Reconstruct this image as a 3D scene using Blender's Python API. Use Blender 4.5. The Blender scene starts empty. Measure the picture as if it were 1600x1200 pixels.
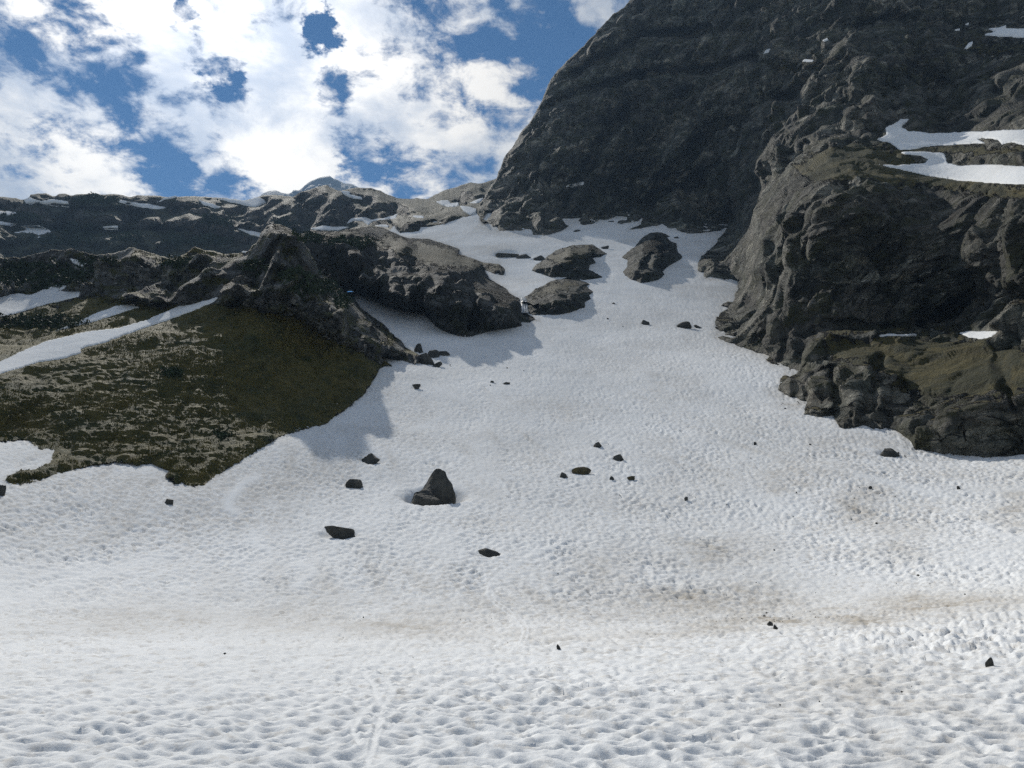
import bpy, math, random
import numpy as np
from mathutils import Vector

# ------------------------------------------------------------------ camera, sky, sun, exposure
scn = bpy.context.scene
F_PX, CX, CY = 1232.0, 800.0, 600.0          # focal length in photo pixels, 1600 x 1200
PITCH = math.radians(13.7)
EYE = 1.65
cam_d = bpy.data.cameras.new('camera'); cam = bpy.data.objects.new('camera', cam_d)
scn.collection.objects.link(cam); scn.camera = cam
cam.location = (0, 0, EYE); cam.rotation_euler = (math.pi/2 + PITCH, 0, 0)
cam_d.sensor_width = 36; cam_d.lens = 36*F_PX/1600; cam_d.clip_start = 0.1; cam_d.clip_end = 20000

SUN_EL, SUN_AZ = math.radians(40), math.radians(-25)      # azimuth from +Y, negative = to the left
SUN_DIR = Vector((math.cos(SUN_EL)*math.sin(SUN_AZ), math.cos(SUN_EL)*math.cos(SUN_AZ), math.sin(SUN_EL)))
sl = bpy.data.lights.new('sun', 'SUN'); sl.energy = 4.5; sl.angle = math.radians(0.9); sl.color = (1, .95, .87)
so = bpy.data.objects.new('sun', sl); scn.collection.objects.link(so)
so.rotation_euler = SUN_DIR.to_track_quat('Z', 'Y').to_euler(); so.location = SUN_DIR*3000
scn.view_settings.view_transform = 'Standard'; scn.view_settings.look = 'None'
scn.view_settings.exposure = 0.0; scn.view_settings.gamma = 1; scn.view_settings.use_curve_mapping = False
scn.cycles.use_denoising = False; scn.cycles.max_bounces = 6; scn.cycles.diffuse_bounces = 3; scn.cycles.volume_bounces = 0

CP, SP = math.cos(PITCH), math.sin(PITCH)
def pix_tm(u, v):
    """photo pixel -> (X/Y, (Z-eye)/Y) of its ray"""
    a = (np.asarray(u, float)-CX)/F_PX; b = (CY-np.asarray(v, float))/F_PX
    w = CP-SP*b
    return a/w, (SP+CP*b)/w
def unproj(u, v, D):
    t, m = pix_tm(u, v); D = np.asarray(D, float)
    return np.stack([t*D, D+0*t, EYE+m*D], -1)
def project(P):
    x, y, z = P[..., 0], P[..., 1], P[..., 2]-EYE
    d = np.maximum(y*CP+z*SP, 1e-3); up = -y*SP+z*CP
    return CX+F_PX*x/d, CY-F_PX*up/d

# world: Nishita sky with a broken cloud layer
world = bpy.data.worlds.new('World'); scn.world = world; world.use_nodes = True
def build_world():
    nt = world.node_tree; N = nt.nodes; L = nt.links; N.clear()
    def nd(t, **k):
        n = N.new(t)
        for a, b in k.items(): setattr(n, a, b)
        return n
    def mth(op, a, b=None, c=None, clamp=False):
        n = nd('ShaderNodeMath', operation=op, use_clamp=clamp)
        for i, x in enumerate((a, b, c)):
            if x is None: continue
            if isinstance(x, (int, float)): n.inputs[i].default_value = x
            else: L.new(x, n.inputs[i])
        return n.outputs[0]
    def vm(op, a, b=None):
        n = nd('ShaderNodeVectorMath', operation=op)
        for i, x in enumerate((a, b)):
            if x is None: continue
            if isinstance(x, (tuple, list, Vector)): n.inputs[i].default_value = x
            else: L.new(x, n.inputs[i])
        return n.outputs['Value'] if op in ('DOT_PRODUCT', 'LENGTH') else n.outputs[0]
    def smooth(x, lo, hi, a=0.0, b=1.0):
        n = nd('ShaderNodeMapRange', interpolation_type='SMOOTHSTEP')
        L.new(x, n.inputs[0])
        for i, q in zip((1, 2, 3, 4), (lo, hi, a, b)): n.inputs[i].default_value = q
        return n.outputs[0]
    def noise(vec, scale, detail, rough, dist=0.0):
        n = nd('ShaderNodeTexNoise'); L.new(vec, n.inputs['Vector'])
        n.inputs['Scale'].default_value = scale; n.inputs['Detail'].default_value = detail
        n.inputs['Roughness'].default_value = rough; n.inputs['Distortion'].default_value = dist
        return n
    sky = nd('ShaderNodeTexSky', sky_type='NISHITA'); sky.sun_disc = False
    sky.sun_elevation = SUN_EL; sky.sun_rotation = SUN_AZ
    sky.altitude = 1800; sky.air_density = 1.0; sky.dust_density = 0.15; sky.ozone_density = 2.0
    tc = nd('ShaderNodeTexCoord'); d = vm('NORMALIZE', tc.outputs['Generated'])
    sep = nd('ShaderNodeSeparateXYZ'); L.new(d, sep.inputs[0]); z = sep.outputs[2]
    zz = mth('MAXIMUM', mth('ADD', z, 0.22), 0.06)
    sc = nd('ShaderNodeVectorMath', operation='DIVIDE'); L.new(d, sc.inputs[0])
    cmb = nd('ShaderNodeCombineXYZ')
    for i in range(3): L.new(zz, cmb.inputs[i])
    L.new(cmb.outputs[0], sc.inputs[1]); p = sc.outputs[0]
    # warp the lookup a little so placed openings get ragged outlines
    wn = noise(p, 5.0, 6, .6); wv = vm('SUBTRACT', wn.outputs['Color'], (.5, .5, .5))
    wn2 = nd('ShaderNodeVectorMath', operation='SCALE'); L.new(wv, wn2.inputs[0]); wn2.inputs['Scale'].default_value = .11
    wh = noise(p, 16.0, 8, .65); wv3 = vm('SUBTRACT', wh.outputs['Color'], (.5, .5, .5))
    wn3 = nd('ShaderNodeVectorMath', operation='SCALE'); L.new(wv3, wn3.inputs[0]); wn3.inputs['Scale'].default_value = .075
    dw = vm('NORMALIZE', vm('ADD', vm('ADD', d, wn2.outputs[0]), wn3.outputs[0]))
    n1 = noise(p, 5.6, 14, .60, .4).outputs['Fac']
    n2 = noise(p, 18.0, 12, .62, .3).outputs['Fac']
    cov = mth('ADD', .52, mth('ADD', mth('MULTIPLY', mth('SUBTRACT', n1, .5), 1.3), mth('MULTIPLY', mth('SUBTRACT', n2, .5), 1.25)))
    # (u, v, radius px, amount) : where the cloud layer is open (-) or thick (+)
    blobs = [(505, 52, 30, -.62), (498, 35, 22, -.3), (330, 100, 26, -.36), (352, 130, 20, -.2), (283, 28, 18, -.34),
             (520, 158, 26, -.30), (548, 215, 34, -.14), (545, 250, 20, -.14), (372, 160, 30, -.2),
             (215, 195, 90, -.09), (130, 165, 60, -.05), (300, 205, 70, -.08), (255, 285, 45, -.13), (150, 38, 22, -.08), (225, 62, 28, -.11),
             (722, 22, 55, -.20), (690, 155, 40, -.08), (748, 185, 34, -.08), (870, 95, 75, -.15), (905, 30, 34, -.12), (640, 140, 26, -.07),
             (15, 75, 30, -.07), (75, 95, 30, -.05), (395, 240, 36, -.09), (20, 115, 26, -.06),
             (390, 70, 150, .26), (430, 190, 90, .14), (470, 265, 70, .08), (585, 75, 80, .12), (150, 262, 60, .10), (95, 235, 85, .12), (40, 275, 90, .10),
             (620, 235, 120, .07), (770, 60, 70, .09), (940, 18, 26, .18), (60, 20, 80, .07)]
    for u, v, r, amt in blobs:
        t, m = pix_tm(u, v); c = Vector((float(t), 1, float(m))).normalized()
        ang = r*1.55/F_PX
        dt = vm('DOT_PRODUCT', dw, c)
        g = smooth(dt, math.cos(ang), 1.0-(1-math.cos(ang))*.05, 0, amt)
        cov = mth('ADD', cov, g)
    dens = smooth(cov, .36, .73)
    thick = smooth(cov, .50, .72)
    glow = mth('MAXIMUM', vm('DOT_PRODUCT', d, SUN_DIR), 0.0)
    g1 = mth('POWER', glow, 30.0); g2 = mth('POWER', glow, 5.0)
    shade = smooth(noise(p, 4.2, 8, .6, .2).outputs['Fac'], .36, .62)
    mixc = nd('ShaderNodeMix', data_type='RGBA'); L.new(shade, mixc.inputs[0])
    mixc.inputs[6].default_value = (.44, .48, .55, 1); mixc.inputs[7].default_value = (1.0, .95, .87, 1)
    amt = mth('ADD', mth('ADD', .68, mth('MULTIPLY', g2, .34)), mth('MULTIPLY', g1, 1.2))
    cs = nd('ShaderNodeVectorMath', operation='SCALE'); L.new(mixc.outputs[2], cs.inputs[0]); L.new(amt, cs.inputs['Scale'])
    hs = nd('ShaderNodeHueSaturation'); hs.inputs['Saturation'].default_value = 2.0; L.new(sky.outputs[0], hs.inputs['Color'])
    b1 = nd('ShaderNodeBackground'); L.new(hs.outputs[0], b1.inputs[0]); b1.inputs[1].default_value = 0.058
    b2 = nd('ShaderNodeBackground'); L.new(cs.outputs[0], b2.inputs[0]); b2.inputs[1].default_value = 1.0
    mx = nd('ShaderNodeMixShader'); L.new(dens, mx.inputs[0]); L.new(b1.outputs[0], mx.inputs[1]); L.new(b2.outputs[0], mx.inputs[2])
    out = nd('ShaderNodeOutputWorld'); L.new(mx.outputs[0], out.inputs[0])
build_world()

# ------------------------------------------------------------------ numeric helpers
rs = np.random.RandomState(7)
PERM = np.concatenate([rs.permutation(256)]*3).astype(np.int32)
GR = rs.normal(size=(256, 3)); GR = (GR/np.linalg.norm(GR, axis=1)[:, None]).astype(np.float32)
def perlin(p):
    p = np.asarray(p, np.float32); i = np.floor(p).astype(np.int32); f = p-i; i &= 255
    w = f*f*f*(f*(f*6-15)+10)
    def g(dx, dy, dz):
        h = PERM[PERM[PERM[i[..., 0]+dx]+i[..., 1]+dy]+i[..., 2]+dz]
        q = GR[h]
        return q[..., 0]*(f[..., 0]-dx)+q[..., 1]*(f[..., 1]-dy)+q[..., 2]*(f[..., 2]-dz)
    wx, wy, wz = w[..., 0], w[..., 1], w[..., 2]
    L = lambda a, b, t: a+(b-a)*t
    return L(L(L(g(0,0,0), g(1,0,0), wx), L(g(0,1,0), g(1,1,0), wx), wy),
             L(L(g(0,0,1), g(1,0,1), wx), L(g(0,1,1), g(1,1,1), wx), wy), wz)*1.5
def fbm(p, scale, octv=5, gain=.5, seed=0, ridge=False, ds=None):
    lam = float(np.mean(scale)); p = np.asarray(p, np.float32)/np.asarray(scale, np.float32)+seed*17.31
    a, s, tot = 1.0, 0, 0
    for k in range(octv):
        n = perlin(p)
        if ridge: n = 1-2*np.abs(n)
        if ds is not None: n = n*sstep(lam/2.03**k/ds, 1.2, 3.6)
        s = s+a*n; tot += a; a *= gain; p = p*2.03+11.7
    return s/tot
def worley(x, y, cell, seed=0, jit=.9):
    X, Y = x/cell, y/cell; ix, iy = np.floor(X).astype(np.int64), np.floor(Y).astype(np.int64)
    best = np.full(X.shape, 9.0)
    for dx in (-1, 0, 1):
        for dy in (-1, 0, 1):
            cx, cy = ix+dx, iy+dy
            h = (cx*73856093 ^ cy*19349663 ^ seed*83492791) & 0x7fffffff
            h = (h*1103515245+12345) & 0x7fffffff; r1 = ((h >> 8) & 1023)/1023.
            h = (h*1103515245+12345) & 0x7fffffff; r2 = ((h >> 8) & 1023)/1023.
            px, py = cx+.5+(r1-.5)*jit, cy+.5+(r2-.5)*jit
            best = np.minimum(best, (X-px)**2+(Y-py)**2)
    return best
def facets(a, b, cell, seed=0):
    """angular blocks: every cell has its own offset and tilt"""
    X, Y = a/cell, b/cell; ix, iy = np.floor(X).astype(np.int64), np.floor(Y).astype(np.int64)
    best = np.full(X.shape, 9.0); val = np.zeros(X.shape)
    for dx in (-1, 0, 1):
        for dy in (-1, 0, 1):
            cx, cy = ix+dx, iy+dy
            h = (cx*73856093 ^ cy*19349663 ^ seed*83492791) & 0x7fffffff; r = []
            for _ in range(5):
                h = (h*1103515245+12345) & 0x7fffffff; r.append(((h >> 8) & 1023)/1023.-.5)
            ex, ey = X-(cx+.5+r[0]*.9), Y-(cy+.5+r[1]*.9); d = ex*ex+ey*ey; m = d < best
            best = np.where(m, d, best); val = np.where(m, r[2]*1.1+ex*r[3]*2.6+ey*r[4]*2.6, val)
    return val
class TPS:
    def __init__(s, pts, val, scale=1.0, lam=1e-6):
        s.sc = scale; s.p = np.asarray(pts, float)/scale; n = len(s.p)
        K = s.k(s.p, s.p)+np.eye(n)*lam; Q = np.c_[np.ones(n), s.p]
        A = np.block([[K, Q], [Q.T, np.zeros((3, 3))]])
        s.w = np.linalg.lstsq(A, np.r_[np.asarray(val, float), 0, 0, 0], rcond=None)[0]
    @staticmethod
    def k(a, b):
        d = ((a[:, None, :]-b[None])**2).sum(-1)
        return .5*d*np.log(d+1e-12)
    def __call__(s, q):
        q = np.asarray(q, float)/s.sc; sh = q.shape[:-1]; q = q.reshape(-1, 2); o = np.empty(len(q)); p32 = s.p.astype(np.float32); w32 = s.w[:-3]
        for i in range(0, len(q), 20000):
            c = q[i:i+20000]; c32 = c.astype(np.float32); d = (c32[:, :1]-p32[None, :, 0])**2+(c32[:, 1:]-p32[None, :, 1])**2
            o[i:i+20000] = (.5*d*np.log(d+1e-12)).astype(float)@w32+s.w[-3]+c@s.w[-2:]
        return o.reshape(sh)
def jag(poly, step=4.0, amp=1.0, seed=0, closed=True):
    """subdivide an outline and give it a fractal edge"""
    out = []; n = len(poly)
    for i in range(n if closed else n-1):
        a, b = np.array(poly[i], float), np.array(poly[(i+1) % n], float)
        k = max(1, int(np.hypot(*(b-a))/step))
        for j in range(k): out.append(a+(b-a)*j/k)
    if not closed: out.append(np.array(poly[-1], float))
    q = np.array(out); q3 = np.c_[q, np.full(len(q), seed*3.7)]
    dx = perlin(q3/9.)+.6*perlin(q3/3.7+5); dy = perlin(q3/9.+31)+.6*perlin(q3/3.7+47)
    return q+np.c_[dx, dy]*amp
def seg_dist(P, poly):
    """exact signed distance (+ inside) and nearest boundary point"""
    A = poly; B = np.roll(poly, -1, 0); n = len(P)
    best = np.full(n, 1e18); near = np.zeros((n, 2)); ins = np.zeros(n, bool)
    for a, b in zip(A, B):
        ab = b-a; t = np.clip(((P-a)@ab)/max(ab@ab, 1e-9), 0, 1); c = a+t[:, None]*ab
        d = ((P-c)**2).sum(1); m = d < best; best[m] = d[m]; near[m] = c[m]
        if a[1] != b[1]:
            cr = (a[1] > P[:, 1]) != (b[1] > P[:, 1])
            ins ^= cr & (P[:, 0] < (b[0]-a[0])*(P[:, 1]-a[1])/(b[1]-a[1])+a[0])
    return np.where(ins, 1, -1)*np.sqrt(best), near
def sdf(U, V, poly, band=14.0):
    """signed distance on a regular grid: coarse everywhere, exact near the edge"""
    us, vs = U[0], V[:, 0]
    cu = np.arange(us[0]-8, us[-1]+17, 8.0); cv = np.arange(vs[0]-8, vs[-1]+17, 8.0)
    G = np.stack(np.meshgrid(cu, cv), -1); cs, cn = seg_dist(G.reshape(-1, 2), poly); cs = cs.reshape(G.shape[:2])
    sd = bil(cs, (U-cu[0])/8, (V-cv[0])/8)
    m = np.abs(sd) < band
    near = np.stack([U, V], -1).astype(float)
    s, nr = seg_dist(near[m], poly); sd[m] = s; near[m] = nr
    return sd, near
def bil(A, x, y):
    h, w = A.shape[:2]; x = np.clip(x, 0, w-1.001); y = np.clip(y, 0, h-1.001)
    i, j = x.astype(int), y.astype(int); fx, fy = x-i, y-j
    if A.ndim == 3: fx, fy = fx[..., None], fy[..., None]
    return (A[j, i]*(1-fx)+A[j, i+1]*fx)*(1-fy)+(A[j+1, i]*(1-fx)+A[j+1, i+1]*fx)*fy
def sstep(x, a, b):
    t = np.clip((x-a)/(b-a), 0, 1); return t*t*(3-2*t)
def make_mesh(name, co, faces, mat, attrs=None, smooth=True):
    me = bpy.data.meshes.new(name); co = np.asarray(co, np.float32); faces = np.asarray(faces, np.int32)
    nf, k = faces.shape
    me.vertices.add(len(co)); me.vertices.foreach_set('co', co.ravel())
    me.loops.add(nf*k); me.loops.foreach_set('vertex_index', faces.ravel())
    me.polygons.add(nf); me.polygons.foreach_set('loop_start', np.arange(0, nf*k, k, dtype=np.int32))
    me.polygons.foreach_set('loop_total', np.full(nf, k, np.int32))
    me.polygons.foreach_set('use_smooth', np.full(nf, smooth))
    for an, av in (attrs or {}).items():
        at = me.attributes.new(an, 'FLOAT', 'POINT'); at.data.foreach_set('value', np.asarray(av, np.float32).ravel())
    me.update(calc_edges=True); me.materials.append(mat)
    return me
def add(name, me, label, cat=None, group=None, kind=None, parent=None):
    o = bpy.data.objects.new(name, me); scn.collection.objects.link(o)
    if parent: o.parent = parent
    if label: o['label'] = label
    if cat: o['category'] = cat
    if group: o['group'] = group
    if kind: o['kind'] = kind
    return o
def grid_faces(mask):
    h, w = mask.shape; idx = -np.ones((h, w), np.int64); idx[mask] = np.arange(mask.sum())
    ok = mask[:-1, :-1] & mask[1:, :-1] & mask[:-1, 1:] & mask[1:, 1:]
    # photo v runs down: this order faces the camera
    return np.stack([idx[:-1, :-1][ok], idx[1:, :-1][ok], idx[1:, 1:][ok], idx[:-1, 1:][ok]], -1)

# ------------------------------------------------------------------ materials
def new_mat(name):
    m = bpy.data.materials.new(name); m.use_nodes = True; nt = m.node_tree
    return m, nt, nt.nodes['Principled BSDF']
class NB:
    def __init__(s, nt): s.nt = nt
    def nd(s, t, **k):
        n = s.nt.nodes.new(t)
        for a, b in k.items(): setattr(n, a, b)
        return n
    def L(s, a, b): s.nt.links.new(a, b)
    def noise(s, vec, scale, detail=4, rough=.55, dist=0.0):
        n = s.nd('ShaderNodeTexNoise'); s.L(vec, n.inputs['Vector'])
        for k, v in (('Scale', scale), ('Detail', detail), ('Roughness', rough), ('Distortion', dist)): n.inputs[k].default_value = v
        return n.outputs['Fac']
    def attr(s, name):
        n = s.nd('ShaderNodeAttribute', attribute_name=name); return n.outputs['Fac']
    def mapv(s, vec, scale, rot=(0, 0, 0)):
        n = s.nd('ShaderNodeMapping'); s.L(vec, n.inputs[0]); n.inputs['Scale'].default_value = scale; n.inputs['Rotation'].default_value = rot
        return n.outputs[0]
    def rng(s, x, lo, hi, a=0., b=1.):
        n = s.nd('ShaderNodeMapRange', interpolation_type='SMOOTHSTEP'); s.L(x, n.inputs[0])
        for i, q in zip((1, 2, 3, 4), (lo, hi, a, b)): n.inputs[i].default_value = q
        return n.outputs[0]
    def mix(s, f, a, b, blend='MIX'):
        n = s.nd('ShaderNodeMix', data_type='RGBA', blend_type=blend)
        for i, x in ((0, f), (6, a), (7, b)):
            if isinstance(x, (int, float)): n.inputs[i].default_value = x
            elif isinstance(x, tuple): n.inputs[i].default_value = (*x, 1)
            else: s.L(x, n.inputs[i])
        return n.outputs[2]
    def m(s, op, a, b=0., clamp=False):
        n = s.nd('ShaderNodeMath', operation=op, use_clamp=clamp)
        for i, x in enumerate((a, b)):
            if isinstance(x, (int, float)): n.inputs[i].default_value = x
            else: s.L(x, n.inputs[i])
        return n.outputs[0]
    def bump(s, h, strength, dist, nrm=None):
        n = s.nd('ShaderNodeBump'); s.L(h, n.inputs['Height']); n.inputs['Strength'].default_value = strength; n.inputs['Distance'].default_value = dist
        if nrm: s.L(nrm, n.inputs['Normal'])
        return n.outputs[0]
def snow_material(name, far=False):
    m, nt, bs = new_mat(name); b = NB(nt)
    pos = b.nd('ShaderNodeNewGeometry').outputs['Position']
    col = b.mix(b.rng(b.noise(pos, .05, 5, .6), .35, .65), (.76, .775, .775), (.84, .855, .855))
    if not far:
        dn = b.noise(b.mapv(pos, (1, .55, .55)), 1.3, 8, .7); d2 = b.noise(pos, 9.0, 4, .7)
        dirt = b.attr('dirt')
        dirt = b.m('MULTIPLY', dirt, b.m('SUBTRACT', 1.0, b.m('MULTIPLY', b.attr('track'), .8)))
        f = b.m('MULTIPLY', dirt, b.rng(b.m('ADD', b.m('MULTIPLY', dn, .6), b.m('MULTIPLY', d2, .4)), .34, .66, .2, 1.0))
        col = b.mix(f, col, (.34, .29, .215))
        grit = b.m('ADD', b.m('MULTIPLY', b.noise(b.mapv(pos, (1, .7, .7)), 2.6, 8, .74), .7), b.m('MULTIPLY', b.noise(pos, .035, 4, .6), .3))
        fine = b.rng(grit, .48, .61, 0, .60)     # grit melting out of the old snow
        fine = b.m('MULTIPLY', fine, b.m('SUBTRACT', 1.0, b.attr('track')))
        col = b.mix(fine, col, (.50, .47, .42))
    b.L(col, bs.inputs['Base Color']); bs.inputs['Roughness'].default_value = 1.0
    bs.inputs['Specular IOR Level'].default_value = 0.0
    h = b.noise(pos, 14.0 if not far else 1.2, 6, .65)
    n1 = b.bump(h, .35, .05 if not far else .5)
    b.L(n1, bs.inputs['Normal'])
    return m
M_SNOW = snow_material('old_snow'); M_SNOWFAR = snow_material('patch_snow', True)

def terrain_material(name, rock_a, rock_b, rock_c, grass_a, grass_b, size=1.0, strata=(1, 1, 3)):
    m, nt, bs = new_mat(name); b = NB(nt)
    pos = b.nd('ShaderNodeNewGeometry').outputs['Position']
    big = b.noise(b.mapv(pos, strata), .035*size, 9, .62, .6)
    fin = b.noise(b.mapv(pos, strata, (.2, .35, .1)), .45*size, 9, .68, .4)
    rk = b.mix(b.rng(big, .40, .60), rock_a, rock_b)
    rk = b.mix(b.rng(fin, .53, .66, 0, .8), rk, rock_c)
    dk = b.noise(b.mapv(pos, (1.6, 1.6, .35)), .22*size, 7, .66, .3)     # dark water and lichen streaks
    rk = b.mix(b.rng(dk, .50, .62, 0, .78), rk, (rock_a[0]*.42, rock_a[1]*.45, rock_a[2]*.42))
    wv = b.nd('ShaderNodeVectorMath', operation='ADD'); wn = b.nd('ShaderNodeTexNoise'); b.L(pos, wn.inputs['Vector']); wn.inputs['Scale'].default_value = .12*size; wn.inputs['Detail'].default_value = 4
    ws = b.nd('ShaderNodeVectorMath', operation='SCALE'); b.L(wn.outputs['Color'], ws.inputs[0]); ws.inputs['Scale'].default_value = 6/size
    b.L(pos, wv.inputs[0]); b.L(ws.outputs[0], wv.inputs[1])
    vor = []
    for sc_, ani, dk_ in ((.075, (.55, .55, 1.7), .55), (.26, (.5, .5, 1.6), .7)):      # jointed blocks: each its own tone, darker along the joints
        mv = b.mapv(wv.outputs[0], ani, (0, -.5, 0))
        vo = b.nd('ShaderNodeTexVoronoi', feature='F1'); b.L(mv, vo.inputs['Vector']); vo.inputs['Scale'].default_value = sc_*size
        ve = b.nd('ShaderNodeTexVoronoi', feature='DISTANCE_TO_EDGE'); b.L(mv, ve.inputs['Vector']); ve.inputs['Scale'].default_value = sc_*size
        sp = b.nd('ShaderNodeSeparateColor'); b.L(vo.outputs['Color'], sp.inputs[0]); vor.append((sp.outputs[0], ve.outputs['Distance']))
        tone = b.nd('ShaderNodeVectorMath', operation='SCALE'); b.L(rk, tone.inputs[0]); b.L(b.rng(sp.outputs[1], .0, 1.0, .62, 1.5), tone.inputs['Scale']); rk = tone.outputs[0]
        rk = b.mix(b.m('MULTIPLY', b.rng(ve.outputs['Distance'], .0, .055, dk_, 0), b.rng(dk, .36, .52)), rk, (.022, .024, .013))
    gn = b.noise(b.mapv(pos, (1, 1, 2.6)), .55*size, 9, .7, .3); gl = b.noise(pos, .06*size, 6, .6)
    gc = b.mix(b.rng(b.m('ADD', b.m('MULTIPLY', gn, .55), b.m('MULTIPLY', gl, .45)), .42, .58), grass_a, grass_b)
    gc = b.mix(b.rng(b.noise(pos, .13*size, 6, .65), .52, .62, 0, .7), gc, (grass_a[0]*.55, grass_a[1]*.75, grass_a[2]*.9))
    gt = b.noise(b.mapv(pos, (.16, .6, 1.5), (0, -.95, 0)), 1.0*size, 7, .7, .5)       # sun glints along the bedding, painted in as pale streaks
    rk = b.mix(b.rng(gt, .60, .69, 0, .75), rk, (rock_c[0]*1.15, rock_c[1]*1.15, rock_c[2]*1.12))
    rk = b.mix(b.rng(b.noise(pos, .09*size, 7, .7), .56, .70, 0, .5), rk, (.105, .078, .050))
    rk = b.mix(b.rng(b.noise(b.mapv(pos, (1, 1, 1.8)), .11*size, 9, .68, .4), .50, .59, 0, .75), rk, (grass_a[0]*1.2, grass_a[1]*1.2, grass_a[2]*1.4))
    g = b.rng(b.m('ADD', b.attr('grass'), b.m('MULTIPLY', b.m('SUBTRACT', b.noise(b.mapv(pos, (1, 1, 2)), .5*size, 8, .7), .5), 1.3)), .36, .62)
    col = b.mix(g, rk, gc)
    b.L(col, bs.inputs['Base Color']); bs.inputs['Roughness'].default_value = .8; bs.inputs['Specular IOR Level'].default_value = .3
    bh = b.m('ADD', b.m('MULTIPLY', fin, .8), b.m('MULTIPLY', b.noise(pos, 2.4*size, 8, .7), .6))
    nrm = None
    for (tone_, edge_), ds_ in zip(vor, (2.4, .9)):
        hh = b.m('MULTIPLY', b.m('ADD', b.m('MULTIPLY', tone_, .8), b.rng(edge_, 0, .10, 0, .8)), b.m('SUBTRACT', 1.0, b.m('MULTIPLY', g, .85)))
        nrm = b.bump(hh, 1.0, ds_/size, nrm)
    b.L(b.bump(bh, 1.0, 1.9/size, nrm), bs.inputs['Normal'])
    return m
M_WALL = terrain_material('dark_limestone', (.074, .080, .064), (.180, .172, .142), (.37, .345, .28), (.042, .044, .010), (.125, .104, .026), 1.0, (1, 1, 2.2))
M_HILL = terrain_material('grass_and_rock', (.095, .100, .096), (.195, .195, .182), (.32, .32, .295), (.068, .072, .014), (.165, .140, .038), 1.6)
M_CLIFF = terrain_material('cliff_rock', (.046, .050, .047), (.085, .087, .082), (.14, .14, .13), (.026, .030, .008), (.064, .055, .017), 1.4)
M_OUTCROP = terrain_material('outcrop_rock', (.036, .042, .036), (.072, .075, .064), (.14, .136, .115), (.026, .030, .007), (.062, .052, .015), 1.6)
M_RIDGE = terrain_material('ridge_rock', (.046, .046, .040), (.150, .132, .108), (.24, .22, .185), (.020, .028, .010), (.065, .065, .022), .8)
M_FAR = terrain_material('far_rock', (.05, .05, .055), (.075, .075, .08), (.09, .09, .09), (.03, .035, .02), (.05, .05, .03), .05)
def boulder_material(name, a, c):
    m, nt, bs = new_mat(name); b = NB(nt)
    pos = b.nd('ShaderNodeNewGeometry').outputs['Position']
    n1 = b.noise(pos, .9, 9, .68); n2 = b.noise(pos, 4.0, 6, .7)
    col = b.mix(b.rng(n1, .4, .66), a, c); col = b.mix(b.rng(n2, .58, .72, 0, .5), col, (c[0]*1.5, c[1]*1.45, c[2]*1.2))
    b.L(col, bs.inputs['Base Color']); bs.inputs['Roughness'].default_value = .85
    b.L(b.bump(b.m('ADD', n1, n2), .8, .25), bs.inputs['Normal'])
    return m
M_BOULDER = boulder_material('boulder_rock', (.036, .038, .035), (.085, .082, .068))
M_EARTH = boulder_material('turf_clod', (.05, .042, .02), (.12, .095, .035))
def foliage_material(name, a, c, trans=.15):
    m, nt, bs = new_mat(name); b = NB(nt)
    r = b.nd('ShaderNodeNewGeometry').outputs['Random Per Island']
    b.L(b.mix(r, a, c), bs.inputs['Base Color']); bs.inputs['Roughness'].default_value = .75
    bs.inputs['Specular IOR Level'].default_value = .2
    return m
M_PINE = foliage_material('dwarf_pine_needles', (.018, .032, .016), (.042, .062, .026))
M_STRAW = foliage_material('dry_grass_blades', (.070, .074, .016), (.215, .175, .065))

# ------------------------------------------------------------------ the snow slope as a height field
SNOW_PX = [  # photo pixel and distance in metres of points on the snow
    (800,1100,11.6),(0,1100,11.4),(1600,1100,11.0),(400,1100,11.5),(1200,1100,11.3),
    (800,1010,24),(400,1010,24),(0,1010,22.5),(1200,1000,24),(1600,985,21),
    (800,985,32),(400,985,33),(0,975,31),(1200,978,32),(1450,945,34),(1600,925,32),
    (800,950,42),(400,945,43),(0,925,42),(1200,945,44),(1600,875,46),
    (800,900,52),(400,890,53),(0,875,50),(1200,890,54),(1600,820,58),(1400,860,55),
    (800,830,66),(500,830,66),(200,830,62),(0,815,58),(1200,830,68),(1600,760,74),(1400,800,70),
    (800,750,88),(550,750,86),(300,770,74),(0,745,70),(-200,740,62),(1100,750,90),(1300,740,87),(1500,720,92),(1600,716,88),(1850,705,78),
    (800,650,125),(620,655,122),(450,690,98),(1000,650,127),(1200,640,126),(1300,665,112),(1420,700,99),
    (820,560,175),(700,575,165),(620,580,155),(1000,560,176),(1150,560,172),(1230,600,143),
    (860,500,225),(760,530,196),(660,505,212),(570,468,250),(1000,500,228),(1110,510,222),
    (960,440,292),(1130,438,296),(840,440,300),(790,440,306),(1060,400,345),(930,375,385),(1110,375,382),
    (800,385,372),(740,390,372),(850,365,405),(700,368,412),(650,366,430),(760,345,445),(1010,345,430),(735,338,462),
    (0,560,190),(200,500,260),(0,650,115),(-200,600,150),(1500,560,190),(1700,560,170),(1400,450,300)]
def snow_fit():
    A = np.array(SNOW_PX, float); P = unproj(A[:, 0], A[:, 1], A[:, 2])
    extra = [(0,0,0),(-6,7,0.02),(6,7,.02),(0,7.5,0),(-12,0,.1),(12,0,.1),(0,-15,.2),(-25,-20,.6),(25,-20,.6),(-3,3,0),(3,3,0)]
    P = np.r_[P, np.array(extra, float)]
    return TPS(P[:, :2], P[:, 2], 100.0, 2e-5)
SNOW = snow_fit()
TT = np.linspace(-1.0, 1.0, 501); DD = np.exp(np.linspace(math.log(4.), math.log(560.), 400))
_tg, _dg = np.meshgrid(TT, DD)
_z = SNOW(np.stack([_tg*_dg, _dg], -1)); _e = np.maximum.accumulate((_z-EYE)/_dg, 0)
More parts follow.
